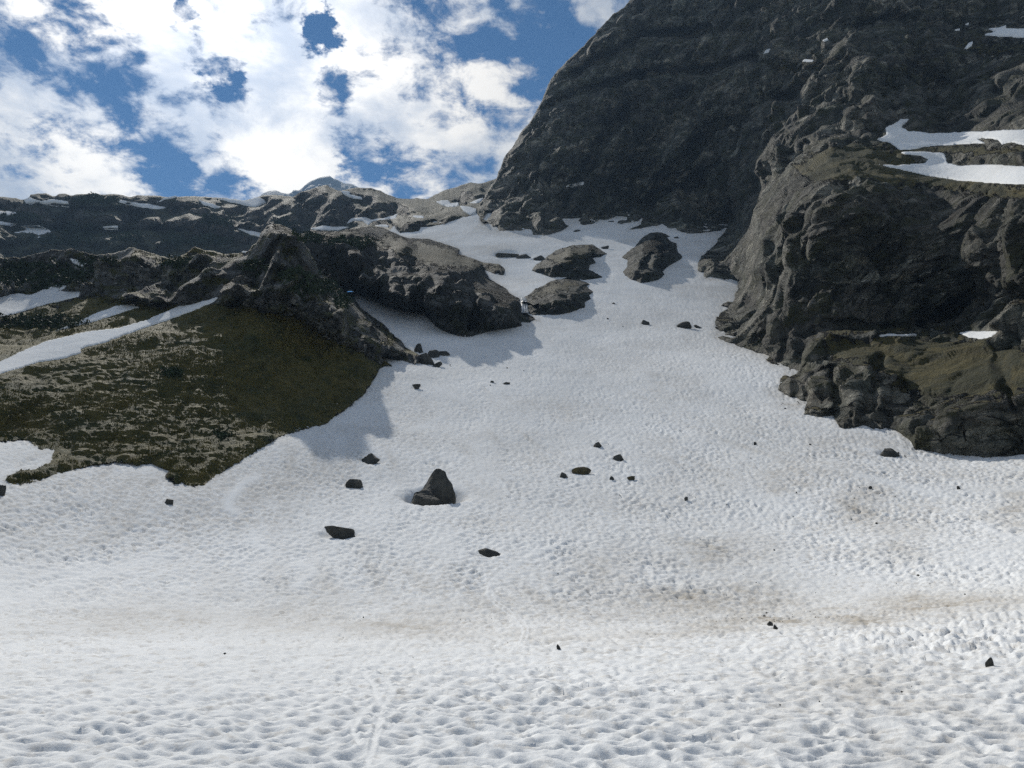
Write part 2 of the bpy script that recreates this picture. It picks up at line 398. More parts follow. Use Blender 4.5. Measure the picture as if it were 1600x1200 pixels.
MM = np.linspace(-.4, .62, 900); DTAB = np.full((len(MM), len(TT)), 1e4)
for _k in range(len(TT)):
    DTAB[:, _k] = np.interp(MM, _e[:, _k]+np.arange(len(DD))*1e-9, DD, right=1e4)
def snow_D(u, v):
    t, m = pix_tm(u, v)
    x = (t-TT[0])/(TT[1]-TT[0]); y = (m-MM[0])/(MM[1]-MM[0])
    return bil(DTAB, x, y)
def snow_point(u, v):
    D = float(snow_D(np.array([float(u)]), np.array([float(v)]))[0]); return unproj(u, v, D), D

# ------------------------------------------------------------------ outlines traced from the photograph (pixels)
def r2(pts): return [(800+x/2, y/2) for x, y in pts]
A_BASE = [(746,335),(756,330),(772,327),(765,338),(752,350),(742,357),(780,362),(815,360),(829,357),(832,367),(850,369),(875,362),(889,354),(900,349),(912,352),(930,349),
    (950,342),(975,338),(963,349),(975,350),(998,346),(1012,334),(1001,347),(980,360),(1000,357),(1024,354),(1035,350),(1046,358),(1075,365),(1100,364),(1120,361),(1138,355),
    (1125,370),(1110,388),(1096,398),(1090,414),(1090,423),(1100,426),(1099,435),(1115,438),(1135,437),(1153,437),(1150,455),(1146,472),(1137,470),(1126,478),(1142,481),(1130,487),(1118,495),(1115,510),(1118,528),
    (1132,537),(1165,545),(1184,551),(1205,556),(1198,563),(1207,571),(1234,572),(1219,590),(1216,610),(1233,619),(1262,627),(1256,646),(1277,651),(1302,649),(1312,667),(1327,670),(1349,664),(1365,669),(1386,669),
    (1400,671),(1414,681),(1427,692),(1430,699),(1442,703),(1470,707),(1500,709),(1545,713),(1575,711),(1600,709),(1760,700)]
A_SKY = [(1760,-150),(1120,-150),(1075,-95),(1030,-45),(1000,-14),(985,0),(975,12),(960,20),(950,30),(935,46),(920,62),(905,78),(890,92),(873,107),(860,125),(852,145),(845,160),(832,185),(820,200),(812,208),(803,225),(786,250),(780,265),(775,278),(767,290),(755,310),(745,328)]
B_POLY = [(-260,690),(0,690),(45,687),(52,697),(62,702),(85,703),(80,715),(78,722),(60,732),(30,738),(12,742),(8,750),(20,757),(55,755),(75,745),(100,738),(140,728),(180,722),(215,728),(235,725),(265,735),(258,745),
    (270,755),(285,755),(300,762),(320,758),(345,740),(385,715),(410,700),(440,680),(470,672),(510,662),(540,640),(570,615),(585,592),(594,575),(612,571),(598,560),(625,563),(648,569),(660,560),(640,545),
    (620,527),(604,511),(580,492),(562,478),(548,460),(535,448),(516,438),(501,426),(491,408),(484,392),(472,376),(462,364),(450,356),(438,352),(426,348),(418,352),(408,366),(400,380),(384,394),(352,397),(334,392),(318,390),(304,385),(290,396),
    (268,405),(246,399),(224,391),(205,386),(180,394),(150,398),(110,388),(70,392),(30,402),(-20,402),(-260,410)]
D_POLY = [(455,480),(455,385),(470,366),(492,361),(520,362),(550,357),(580,354),(598,355),(614,363),(627,368),(640,372),(655,370),(675,374),(690,379),(705,384),(720,388),(717,396),(735,402),(755,409),(780,412),(791,420),(788,430),
    (775,430),(758,423),(765,435),(787,447),(800,459),(812,465),(815,484),(830,493),(845,502),(835,502),(825,509),(800,512),(770,516),(745,523),(730,527),(715,525),(700,521),(680,510),(667,498),(662,489),(640,487),
    (615,483),(600,478),(577,465),(560,460),(545,452),(530,470),(500,485)]
F_SKY = [(-260,308),(0,307),(25,309),(35,313),(45,309),(48,304),(60,302),(72,302),(84,307),(92,303),(103,303),(112,306),(120,303),(140,302),(160,303),(187,303),(197,306),(204,308),(215,305),(250,306),(262,308),(300,306),(350,309),(385,313),
    (400,308),(415,304),(430,304),(445,306),(458,308),(470,300),(485,296),(497,291),(510,288),(520,293),(530,298),(545,295),(560,293),(580,294),(595,298),(606,303),(620,309),(640,310),(655,309),(667,311),(681,303),(700,296),(716,291),(735,285),(748,287),(760,284),(775,279),(800,270)]
F_POLY = F_SKY+[(800,345),(752,346),(745,334),(737,337),(722,341),(708,345),(690,351),(672,357),(655,361),(640,363),(627,364),(618,372),(560,400),(480,440),(300,450),(-260,470)]
G_POLY = [(380,330),(404,311),(410,303),(420,298),(432,297),(440,301),(450,303),(456,301),(458,296),(468,297),(475,290),(485,283),(495,279),(505,276),(515,275),(521,279),(530,283),(540,287),(550,288),(560,293),(585,302),(640,330)]
O1_POLY = [(830,422),(836,414),(846,407),(856,399),(868,391),(882,386),(895,382),(915,381),(927,381),(936,388),(950,396),(941,402),(926,403),(932,411),(922,414),(921,421),(934,427),(942,434),(930,436),(912,438),(895,434),(878,434),(862,433),(848,429)]
O2_POLY = [(815,467),(822,462),(836,452),(852,444),(860,438),(880,435),(896,432),(910,437),(922,444),(916,447),(930,456),(921,461),(924,467),(915,471),(915,480),(905,482),(893,488),(878,491),(860,492),(842,491),(831,494),(820,495),(815,483)]
O3_POLY = [(970,403),(978,396),(990,384),(1003,371),(1016,363),(1028,362),(1040,367),(1048,376),(1057,379),(1059,393),(1068,401),(1060,408),(1047,414),(1036,424),(1039,430),(1028,437),(1014,441),(1001,443),(988,438),(975,430),(972,424),(979,415),(980,408)]

POLYS = {'A': jag(A_BASE+A_SKY, 3, 1.5, 1), 'B': jag(B_POLY, 3, 1.9, 2), 'D': jag(D_POLY, 4, 1.0, 3), 'F': jag(F_POLY, 4, .9, 4),
         'G': jag(G_POLY, 3, .8, 5), 'O1': jag(O1_POLY, 2.5, 1.3, 6), 'O2': jag(O2_POLY, 2.5, 1.3, 7), 'O3': jag(O3_POLY, 2.5, 1.3, 8)}
# ------------------------------------------------------------------ rock masses: depth fields with relief
LAYERS = {}
def rock_mass(key, ctrl, step, relief, seed, strokes=(), grass=(), grass_up=(9, 10), flat=(), link=True, edge_amp=.25, noise_m=30., kfront=.0022, margin=4, layered=True, dip=.85, terr=0.0, dref=280., terrace=()):
    poly = POLYS[key]
    u0, v0 = poly.min(0)-margin*step-1; u1, v1 = poly.max(0)+margin*step+1
    U, V = np.meshgrid(np.arange(u0, u1, step), np.arange(v0, v1, step))
    sd, near = sdf(U, V, poly, max(14, 30 if link else 14))
    # edge points that touch snow take the snow's own distance
    pts = [c[:2] for c in ctrl]; val = [math.log(c[2]) for c in ctrl]; edge_snow = None
    if link:
        cen = poly[::5]; nb = np.roll(poly, -1, 0)[::5]-np.roll(poly, 1, 0)[::5]
        nrm = np.c_[nb[:, 1], -nb[:, 0]]; nrm /= np.linalg.norm(nrm, axis=1)[:, None]+1e-9
        s, _ = seg_dist(cen+nrm*3, poly); nrm[s > 0] *= -1
        outp = cen+nrm*6; ok = np.ones(len(cen), bool)
        for k2, p2 in POLYS.items():
            if k2 != key and k2[0] != 'O': ok &= seg_dist(outp, p2)[0] < 0
        ds = snow_D(cen[:, 0], cen[:, 1]); ok &= (ds < 9e3) & (outp[:, 1] > 325)
        edge_snow = (cen, ok)
        for c, d in zip(cen[ok], ds[ok]): pts.append(tuple(c)); val.append(math.log(d))
    ts = TPS(pts, val, 200.0, 2e-4)
    cu = np.arange(u0-6, u1+13, 4.); cv = np.arange(v0-6, v1+13, 4.)
    lg = ts(np.stack(np.meshgrid(cu, cv), -1))
    out = sd < 0
    Uc, Vc = np.where(out, near[..., 0], U), np.where(out, near[..., 1], V)
    D = np.exp(bil(lg, (Uc-cu[0])/4, (Vc-cv[0])/4))
    for pl, wd, dep in strokes:            # gullies (+) and ribs (-), depth in metres
        q = np.array(pl, float); best = np.full(U.shape, 1e9)
        bb = (Uc > q[:, 0].min()-3*wd) & (Uc < q[:, 0].max()+3*wd) & (Vc > q[:, 1].min()-3*wd) & (Vc < q[:, 1].max()+3*wd)
        P = np.stack([Uc[bb], Vc[bb]], -1)+np.stack([perlin(np.stack([Uc[bb]/23, Vc[bb]/23, 0*Uc[bb]], -1)), perlin(np.stack([Uc[bb]/23, Vc[bb]/23, 9+0*Uc[bb]], -1))], -1)*wd*.5
        bd = np.full(len(P), 1e9)
        for a, b2 in zip(q[:-1], q[1:]):
            ab = b2-a; t = np.clip(((P-a)@ab)/(ab@ab), 0, 1); bd = np.minimum(bd, ((P-a-t[:, None]*ab)**2).sum(1))
        D[bb] += dep*np.exp(-bd/(wd*wd))*sstep(sd[bb], 0, 14)
    quiet = np.ones(U.shape)
    for pl in flat:
        q = np.array(pl, float); bb = (U > q[:, 0].min()-8) & (U < q[:, 0].max()+8) & (V > q[:, 1].min()-8) & (V < q[:, 1].max()+8)
        if bb.any():
            s, _ = seg_dist(np.stack([U[bb], V[bb]], -1), q); quiet[bb] = np.minimum(quiet[bb], 1-.92*sstep(s, -7, 0))
    gm = np.zeros(U.shape)
    for pl, wd, amt in grass: gm = np.maximum(gm, amt*sstep(sdf(U, V, np.array(pl, float), 6)[0], -8, 6))
    for per, st in terrace:                # benches: steep risers with short treads
        P0 = unproj(Uc, Vc, D); nz = fbm(P0*np.array([1, .4, .8]), per*1.7, 4, .5, seed+40)*1.1+fbm(P0, per*.4, 3, .5, seed+41)*.25
        ph = D/per+nz; k = np.floor(ph); f = ph-k
        f2 = np.where(f < .78, f*.22/.78, .22+(f-.78)*.78/.22)
        wgt = st*(1-gm)*quiet*sstep(sd, 0, 16)*sstep(fbm(P0, per*2.5, 2, .5, seed+42), -.5, .1)
        D = D+per*(f2-f)*wgt
    if terrace:
        for _ in range(4):
            for ax in (0, 1):
                E = .5*D+.25*(np.roll(D, 1, ax)+np.roll(D, -1, ax)); D = np.where(sd > 2*step, E, D)
    if link:
        es = np.c_[edge_snow[0], edge_snow[1]]; ds = snow_D(Uc, Vc); m = (sd < 30) & (sd > -margin*step-1)
        idx = np.argmin(((near[m][:, None, :]-es[None, :, :2])**2).sum(-1), 1) if m.sum() < 400000 else None
        touch = np.zeros(U.shape, bool); touch[m] = es[idx, 2] > .5
        lim = ds*(1-kfront*np.clip(sd, 0, 30)); cl = touch & (ds < 9e3)
        w = 1-sstep(sd, 15, 30)
        D = np.where(cl, np.where(D > lim, D+(lim-D)*w, D), D)
        D = np.where(cl & (sd < 3), np.minimum(D, lim), D)
        D = np.where(cl & out, ds, D)
    D = np.where(out, D*(1+.012*np.abs(np.clip(sd, -50, 0))), D)
    P = unproj(Uc, Vc, D)
    du = np.gradient(P, axis=1); dv = np.gradient(P, axis=0)
    Nn = np.cross(dv, du); Nn /= np.linalg.norm(Nn, axis=-1)[..., None]+1e-9
    fl = np.sign((Nn*(np.array([0, 0, EYE])-P)).sum(-1)); Nn *= np.where(fl == 0, 1, fl)[..., None]
    cell_m = np.maximum(np.linalg.norm(du, axis=-1), np.linalg.norm(dv, axis=-1)); cell_m[1:-1, 1:-1] = np.maximum.reduce([cell_m[1:-1, 1:-1], cell_m[:-2, 1:-1], cell_m[2:, 1:-1], cell_m[1:-1, :-2], cell_m[1:-1, 2:]])
    # smoothed normal for displacement
    for r_ in (1, 3, 6, 6):
        Nn[r_:-r_, r_:-r_] = (Nn[r_:-r_, r_:-r_]*2+Nn[:-2*r_, r_:-r_]+Nn[2*r_:, r_:-r_]+Nn[r_:-r_, :-2*r_]+Nn[r_:-r_, 2*r_:])/6
    Nn /= np.linalg.norm(Nn, axis=-1)[..., None]+1e-9
    back = np.array([0, 0, EYE])-P; back[..., 2] *= .4; back /= np.linalg.norm(back, axis=-1)[..., None]
    Nn = Nn+.7*back; Nn /= np.linalg.norm(Nn, axis=-1)[..., None]+1e-9
    g = np.zeros(U.shape)
    for pl, wd, amt in grass:
        s, _ = sdf(U, V, np.array(pl, float), 10); s = s+9*perlin(np.stack([U/14, V/7, 0*U+seed], -1))+5*perlin(np.stack([U/4, V/3, 0*U+seed], -1))
        g = np.maximum(g, amt*sstep(s, -wd, wd))
    # relief, worked out only where the mass exists
    S = noise_m; mask = sd > -margin*step; Pm = P[mask]
    ds = cell_m[mask]
    wrp = np.stack([fbm(Pm, S*1.3, 3, .5, seed+1), 0*Pm[:, 0], fbm(Pm, S*1.1, 3, .5, seed+3)], -1)*S*.12
    Q = Pm+wrp
    rm = .8*fbm(Q*np.array([1, 1, 1.4]), S, 4, .5, seed, ds=ds)+.6*(fbm(Q, S*.5, 6, .5, seed+5, True, ds=ds)-.35)
    rl = np.zeros(len(Pm))
    if layered:
        Lc = (Q[:, 2]*.93-Q[:, 0]*.30+Q[:, 1]*.1); big = fbm(Q, S*1.8, 3, .5, seed+8); wob = .6+.8*fbm(Q, S*.8, 2, .5, seed+9)
        for per, am in ((S*.55, .5), (S*.21, .30), (S*.09, .16)):
            ph = Lc/per+.6*big*S*.55/per*.6; fr = ph-np.floor(ph); rl += am*(np.where(fr < .75, fr/.75, (1-fr)/.25)-.5)*wob*sstep(per/ds, 4, 10)
        ca, cb = Q[:, 0]*.85+Q[:, 1]*.45, Q[:, 2]*.8
        c1, s1 = math.cos(dip), math.sin(dip); fa, fb = ca*c1+cb*s1, (-ca*s1+cb*c1)*3.0
        for cell, am in ((S*.60, .16), (S*.26, .30), (S*.11, .40), (S*.05, .42)): rl += am*cell/relief*facets(fa, fb, cell, seed)*sstep(cell/ds, 2.0, 5)
        cr = fbm(Q*np.array([1, 1, .28]), S*.35, 3, .5, seed+12, True, ds=ds); rm -= .5*sstep(cr, .5, .85)
    rel = np.zeros(U.shape); rel[mask] = rl
    grz = sstep(cell_m/(D/F_PX*step), 1.5, 4.0)          # soften block edges where the ground runs away from the eye
    for n_ in range(6):
        E = rel
        for ax in (0, 1): E = .5*E+.25*(np.roll(E, 1, ax)+np.roll(E, -1, ax))
        rel = rel+(E-rel)*grz
    rel[mask] += rm
    face = np.abs((Nn*(P-np.array([0, 0, EYE]))/np.linalg.norm(P, axis=-1)[..., None]).sum(-1))
    amp = relief*np.clip(D/dref, .5, 1.3)*quiet*(1-.62*g)*(edge_amp+(1-edge_amp)*sstep(sd, 0, 22))
    P = P+Nn*(rel*amp)[..., None]
    if terr:
        Pm = P[mask]; wq = g[mask]*quiet[mask]*sstep(sd[mask], -1, 6)
        Pm = Pm+Nn[mask]*((fbm(Pm*np.array([.5, .5, 1.3]), 3.4, 4, .5, seed+21)*.55+fbm(Pm, 11., 2, .5, seed+22)*.8)*wq)[:, None]
        tr = fbm(Pm*np.array([.22, .30, 1.35]), .8, 5, .58, seed+20, True, ds=ds*.35)
        Pm[:, 2] += tr*terr*wq; P[mask] = Pm
    du = np.gradient(P, axis=1); dv = np.gradient(P, axis=0); N2 = np.cross(dv, du); N2 /= np.linalg.norm(N2, axis=-1)[..., None]+1e-9
    N2 *= np.sign((N2*(np.array([0, 0, EYE])-P)).sum(-1))[..., None]
    up = sstep(N2[..., 2], grass_up[0], grass_up[1])
    gfin = np.clip(g+up*.75*(1-g), 0, 1)
    ly = dict(u0=u0, v0=v0, step=step, P=P, N=N2, sd=sd, grass=gfin, D=D, mask=mask)
    LAYERS[key] = ly
    return ly
def layer_mesh(name, key, mat):
    ly = LAYERS[key]; mk = ly['mask']
    return make_mesh(name, ly['P'][mk], grid_faces(mk), mat, {'grass': ly['grass'][mk]}, smooth=False)
def on_layer(key, u, v, what='P'):
    ly = LAYERS[key]; return bil(ly[what], (np.asarray(u, float)-ly['u0'])/ly['step'], (np.asarray(v, float)-ly['v0'])/ly['step'])

# ------------------------------------------------------------------ snow patches lying on the rock (layer, outline, label)
PATCHES = [
 ('A', r2([(1137,437),(1170,420),(1165,400),(1200,385),(1215,373),(1242,373),(1216,400),(1240,410),(1310,418),(1500,410),(1600,405),(1700,402),(1700,458),(1600,455),(1560,444),(1530,452),(1520,438),(1470,431),(1455,437),(1480,449),(1430,450),(1350,455),(1280,462),(1245,470),(1210,468),(1180,447)]), 'long white snow band on the cliff terrace, upper of the two'),
 ('A', r2([(1140,513),(1200,518),(1290,510),(1300,500),(1280,490),(1210,480),(1225,475),(1300,478),(1350,480),(1362,511),(1400,518),(1500,515),(1600,520),(1700,522),(1700,580),(1600,577),(1500,572),(1390,565),(1280,545)]), 'long white snow band on the terrace lip, lower of the two'),
 ('A', r2([(1465,112),(1510,101),(1485,91),(1520,88),(1545,80),(1542,90),(1600,90),(1680,92),(1680,118),(1600,117),(1530,115)]), 'snow patch high on the mountain at the picture edge above the terrace'),
 ('A', r2([(1413,153),(1425,136),(1441,130),(1437,143),(1422,154)]), 'slanting snow scrap just below the highest edge patch of the mountain'),
 ('A', r2([(1382,94),(1400,90),(1399,96),(1386,97)]), 'tiny snow fleck beside the highest edge patch, lower of a close pair'),
 ('A', r2([(1414,77),(1428,72),(1426,79)]), 'tiny snow fleck beside the highest edge patch, upper of a close pair'),
 ('A', r2([(786,169),(794,158),(809,153),(803,165)]), 'small pointed snow fleck in the middle of the dark upper wall'),
 ('A', r2([(906,192),(915,185),(944,188),(940,194)]), 'small flat snow streak on a grassy ledge of the upper wall'),
 ('A', r2([(969,125),(985,118),(988,124),(975,129)]), 'small oval snow fleck above the flat streak on the upper wall'),
 ('A', r2([(166,585),(180,576),(225,569),(225,578),(190,583)]), 'thin bowed snow streak low on the wall above the snow saddle'),
 ('A', r2([(1397,1041),(1420,1036),(1520,1036),(1500,1052),(1465,1060),(1430,1055)]), 'bowl-shaped snow patch on the mossy ledge under the overhang'),
 ('A', r2([(1144,1048),(1180,1044),(1205,1046),(1265,1044),(1264,1052),(1205,1050),(1150,1053)]), 'thin straight snow strip at the back of the mossy ledge'),
 ('F', [(37,313),(47,309),(60,315),(85,312),(107,316),(108,323),(85,322),(60,317),(40,319)], 'snow patch under the knobbly skyline in the far corner of the ridge'),
 ('F', [(-60,330),(0,331),(18,331),(32,333),(16,339),(0,337),(-60,338)], 'snow strip at the picture edge just below the ridge skyline'),
 ('F', [(178,312),(200,315),(215,318),(240,320),(262,325),(245,327),(220,324),(190,318)], 'slanting snow streak under the flat middle of the ridge skyline'),
 ('F', [(243,317),(258,310),(275,306),(277,308),(258,313)], 'thin snow thread climbing a notch to the flat ridge skyline'),
 ('F', [(-40,346),(0,347),(25,349),(15,353),(0,351),(-40,352)], 'thin snow strip at the picture edge beside the ragged ridge patch'),
 ('F', [(20,364),(42,360),(33,353),(55,352),(70,355),(82,363),(60,368),(50,364)], 'ragged snow patch on the shrubby ridge slope near the picture edge'),
 ('F', [(55,371),(65,371),(78,374),(70,376)], 'small snow scrap right below the ragged ridge patch'),
 ('F', [(160,355),(185,353),(184,358),(165,358)], 'lone short snow bar in the middle of the shrubby ridge slope'),
 ('F', [(370,357),(388,361),(410,366),(408,372),(392,368)], 'snow wedge just behind the peak of the near crag'),
 ('F', [(310,313),(325,317),(347,324),(336,326),(318,320)], 'curved snow streak below the sloping brown end of the skyline'),
 ('F', [(338,310),(385,314),(402,309),(413,313),(416,318),(400,324),(380,321),(355,315)], 'pale snow shelf on the skyline below the distant blue peak'),
 ('F', [(532,299),(548,300),(545,304),(565,309),(567,312),(550,311),(538,305)], 'crooked snow patch on the shoulder of the rounded rock dome'),
 ('F', [(541,350),(548,342),(572,340),(580,344),(600,342),(612,338),(621,333),(618,341),(604,345),(582,346),(575,352),(566,346),(556,345)], 'jagged snow band across the foot of the rounded rock dome'),
 ('F', [(485,357),(505,354),(520,355),(545,355),(528,360),(495,361)], 'thin snow ribbon directly behind the shaggy crag top'),
 ('F', [(586,354),(598,352),(609,353),(606,356)], 'short snow dash below the jagged band of the rock dome'),
 ('F', [(643,337),(660,338),(664,341),(650,341)], 'small snow sliver on the low dome beside the saddle'),
 ('F', [(680,315),(700,313),(704,318),(716,316),(717,322),(700,324),(690,320)], 'snow patch on the back slope above the saddle'),
 ('F', [(718,322),(735,324),(745,327),(744,334),(735,337),(725,331)], 'snow tongue running down the back slope into the saddle'),
 ('F', [(734,317),(745,313),(756,310),(752,316),(742,318)], 'tiny snow strip on the back slope against the steep mountain edge'),
 ('B', [(-120,470),(0,464),(25,459),(48,461),(75,451),(90,446),(105,446),(100,452),(88,456),(128,457),(122,464),(70,477),(20,492),(0,496),(-120,520)], 'broad snow tongue below the dark shrub slope, uppermost on the hill'),
 ('B', [(108,404),(120,407),(139,414),(128,417),(114,411)], 'lone small snow spot among the dark shrubs of the hill'),
 ('B', [(80,519),(110,509),(150,490),(180,479),(205,477),(214,471),(210,479),(220,480),(190,489),(150,502),(110,513)], 'narrow snow tongue between two grass strips, middle one of the hill'),
 ('B', [(-120,625),(0,566),(30,551),(70,535),(130,520),(185,513),(230,500),(278,480),(300,477),(342,464),(336,471),(300,487),(250,505),(200,522),(165,535),(125,546),(128,552),(90,563),(60,566),(25,578),(0,585),(-120,650)], 'longest snow streak sweeping down the grassy hill beside the crag foot'),
 ('B', [(377,394),(380,390),(385,391),(384,396)], 'tiny snow dot on the pale grass edge beside the crag'),
 ('D', [(502,424),(507,420),(515,421),(516,427),(510,432),(503,430)], 'small square snow scrap wedged between the crag and the boulder cliff'),
]
PJ = [jag(p, 2.5, .95, 20+i) if max(np.ptp(np.array(p, float), axis=0)) > 30 else jag(p, 2.5, .3, 20+i) for i, (k, p, l) in enumerate(PATCHES)]
def flats(key): return [PJ[i] for i, p in enumerate(PATCHES) if p[0] == key]

# ---- right mountain
A_CTRL = [(1700,710,84),(1700,610,100),(1700,525,122),(1700,500,140),(1700,300,165),(1700,285,178),(1700,200,235),(1700,185,248),(1700,60,300),(1700,50,318),(1700,-150,385),
  (1500,600,110),(1500,530,136),(1500,515,146),(1500,480,160),(1500,440,153),(1500,310,172),(1500,285,184),(1500,240,215),(1500,205,246),(1500,190,258),(1500,100,288),(1500,55,318),(1500,0,335),(1500,-150,395),
  (1350,620,118),(1350,540,140),(1350,518,152),(1350,490,160),(1350,400,168),(1350,290,184),(1350,250,218),(1350,200,262),(1350,100,308),(1350,0,352),(1350,-150,410),
  (1250,560,150),(1250,500,168),(1250,400,184),(1250,300,204),(1250,240,262),(1250,180,322),(1250,100,350),(1250,0,388),(1250,-150,440),
  (1180,500,192),(1180,420,222),(1180,340,262),(1180,290,330),(1180,200,362),(1180,100,390),(1180,-100,450),
  (1060,330,425),(1060,250,440),(1060,150,458),(1060,50,485),(1060,-80,520),
  (950,320,440),(950,250,452),(950,150,475),(950,60,505),(870,320,448),(870,240,470),(870,150,505),(800,300,480),(810,250,500)]
A_STROKE = [
 ([(1140,352),(1175,312),(1215,272),(1260,232)], 16, 22), ([(1228,330),(1234,400),(1236,470),(1228,560)], 9, -3), ([(1262,300),(1262,380),(1270,470)], 8, 2),
 ([(1440,505),(1500,482),(1545,470),(1610,462)], 17, 13), ([(1520,470),(1530,440)], 14, 9), ([(1290,506),(1380,510),(1440,508)], 6, 7),
 ([(1420,300),(1395,360),(1372,420)], 9, 2.5), ([(1500,300),(1470,340),(1440,400)], 8, 2), ([(1560,420),(1460,440),(1380,450)], 6, 5),
 ([(1000,115),(1060,112),(1110,108),(1180,90)], 6, 20), ([(850,172),(905,145),(950,132),(1000,116)], 6, 18), ([(895,112),(940,90),(1010,58),(1110,45)], 6, 18),
 ([(920,255),(935,232),(948,215),(980,170)], 9, 26), ([(1085,298),(1098,278)], 14, 28), ([(1460,158),(1466,125)], 12, 12), ([(1345,44),(1385,36),(1410,30)], 10, 12), ([(1560,150),(1610,156)], 14, 10),
 ([(1430,300),(1500,306),(1600,302)], 5, 5), ([(1080,240),(1120,200),(1170,170),(1240,150)], 10, 16), ([(1120,330),(1160,280),(1210,230)], 9, -12), ([(1000,300),(1040,250),(1090,200)], 12, -14),
 ([(1300,580),(1310,640)], 9, 5), ([(1375,560),(1362,610),(1352,660)], 9, 5), ([(1265,590),(1290,640)], 8, -4), ([(1420,690),(1400,640),(1410,600)], 8, 4), ([(1560,560),(1585,640)], 10, 4),
 ([(1410,245),(1500,238),(1600,246)], 7, -6), ([(1140,520),(1190,470),(1220,420)], 7, 5), ([(1160,540),(1205,490),(1240,440)], 7, -4), ([(1130,430),(1165,400),(1200,350)], 8, 6), ([(880,330),(900,290),(920,262)], 8, 16), ([(1010,335),(1050,300)], 8, 14)]
A_GRASS = [([(1290,520),(1340,528),(1460,530),(1540,532),(1600,545),(1700,540),(1700,620),(1560,622),(1470,618),(1400,600),(1370,575),(1300,560)], 12, .85),
 ([(1240,262),(1270,240),(1330,222),(1400,232),(1460,262),(1600,292),(1700,300),(1700,315),(1540,306),(1420,292),(1330,285),(1270,285)], 8, .8),
 ([(1340,225),(1400,228),(1700,232),(1700,240),(1400,240)], 6, .7), ([(1180,95),(1260,88),(1340,92),(1300,110),(1200,112)], 10, .55), ([(1480,60),(1700,62),(1700,85),(1500,84)], 10, .6),
 ([(1430,75),(1500,95),(1480,130),(1400,120)], 14, .45), ([(1090,185),(1180,165),(1170,205),(1100,215)], 12, .5), ([(960,55),(1080,40),(1180,48),(1060,62)], 8, .4), ([(1180,20),(1420,14),(1700,20),(1700,50),(1300,44)], 14, .4)]
rock_mass('A', A_CTRL, 1.45, 5.2, 11, A_STROKE, A_GRASS, (.74, .97), flats('A'), noise_m=34., terrace=((26., .5),))
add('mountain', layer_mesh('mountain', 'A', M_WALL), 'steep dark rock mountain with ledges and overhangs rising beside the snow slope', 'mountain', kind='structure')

# ---- left hill with its crag
B_CTRL = [(-260,560,120),(-260,480,175),(-260,415,215),(0,640,92),(0,570,118),(0,500,165),(0,440,192),(0,403,208),(130,690,86),(130,600,108),(130,540,132),(130,480,172),(130,440,192),(130,400,206),
  (250,700,88),(250,620,106),(250,540,130),(250,490,160),(250,440,180),(250,405,194),(340,640,108),(340,560,124),(340,480,150),(340,440,162),(340,398,185),(420,600,124),(420,520,140),(420,485,144),(420,440,150),(420,400,156),(425,352,166),
  (500,580,138),(500,520,150),(500,480,152),(490,430,160),(470,380,170),(560,580,146),(550,520,158),(545,475,180),(610,545,168)]
B_STROKE = [([(345,468),(400,482),(445,490),(478,492),(505,520),(550,548),(600,566)], 7, 3.0), ([(410,470),(430,420),(440,370)], 12, -2), ([(478,470),(470,430),(450,400)], 12, 5), ([(500,490),(520,470)], 10, -3),
  ([(360,440),(385,455)], 9, -2), ([(520,500),(560,530),(610,556)], 8, -3), ([(300,400),(290,440),(262,470)], 14, 6), ([(220,400),(200,430),(190,465)], 14, -6), ([(150,410),(140,440)], 14, 6),
  ([(0,520),(80,500),(130,478)], 8, -2), ([(455,360),(480,395),(505,425),(530,452)], 7, -5), ([(330,420),(350,460)], 12, -4), ([(390,400),(395,440)], 9, 4)]
B_GRASS = [([(-260,680),(-260,500),(0,505),(60,480),(150,462),(240,478),(300,478),(345,474),(400,488),(470,495),(500,520),(545,548),(600,570),(570,618),(510,664),(440,684),(380,720),(320,762),(280,765),(250,735),(180,725),(20,760),(0,755),(0,690)], 6, 1.0),
  ([(225,390),(270,398),(300,384),(350,392),(385,394),(380,402),(340,402),(300,398),(272,412),(235,404)], 5, .7)]
rock_mass('B', B_CTRL, 1.35, 2.3, 31, B_STROKE, B_GRASS, (.72, .95), flats('B'), noise_m=17., terr=.75, dref=160., kfront=.0008, terrace=((22., .85), (6., .4)))
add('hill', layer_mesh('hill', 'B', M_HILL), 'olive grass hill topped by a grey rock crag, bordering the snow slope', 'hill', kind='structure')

# ---- boulder cliff in the middle distance
D_CTRL = [(470,450,215),(480,400,225),(500,370,262),(560,452,236),(560,400,238),(560,365,280),(600,470,226),(600,420,240),(600,380,290),(640,480,214),(640,430,228),(640,395,280),(640,376,330),(700,500,208),(700,450,218),(700,420,245),(700,400,310),(700,388,350),
  (760,500,206),(760,460,222),(740,415,300),(800,490,210),(780,418,330)]
D_STROKE = [([(585,395),(580,430),(590,470)], 9, 9), ([(660,430),(650,470),(640,486)], 10, 9), ([(625,400),(600,425)], 16, -6), ([(560,390),(540,420)], 14, -5), ([(720,470),(700,505)], 16, -7), ([(735,430),(742,470),(740,520)], 8, 10), ([(690,425),(680,480)], 16, -6), ([(780,450),(770,500)], 16, -5),
  ([(612,410),(650,412),(690,416)], 7, 5), ([(530,400),(545,440),(560,455)], 9, 8), ([(805,470),(800,505)], 8, 4), ([(620,440),(610,470)], 14, -4)]
D_GRASS = [([(600,368),(640,378),(700,390),(750,410),(785,416),(780,426),(720,416),(660,408),(610,396)], 7, .8), ([(480,366),(560,362),(620,372),(600,392),(540,385),(490,385)], 8, .5)]
rock_mass('D', D_CTRL, 1.3, 3.0, 51, D_STROKE, D_GRASS, (.75, .97), flats('D'), noise_m=20., dref=230., terrace=((24., .8), (7., .4)))
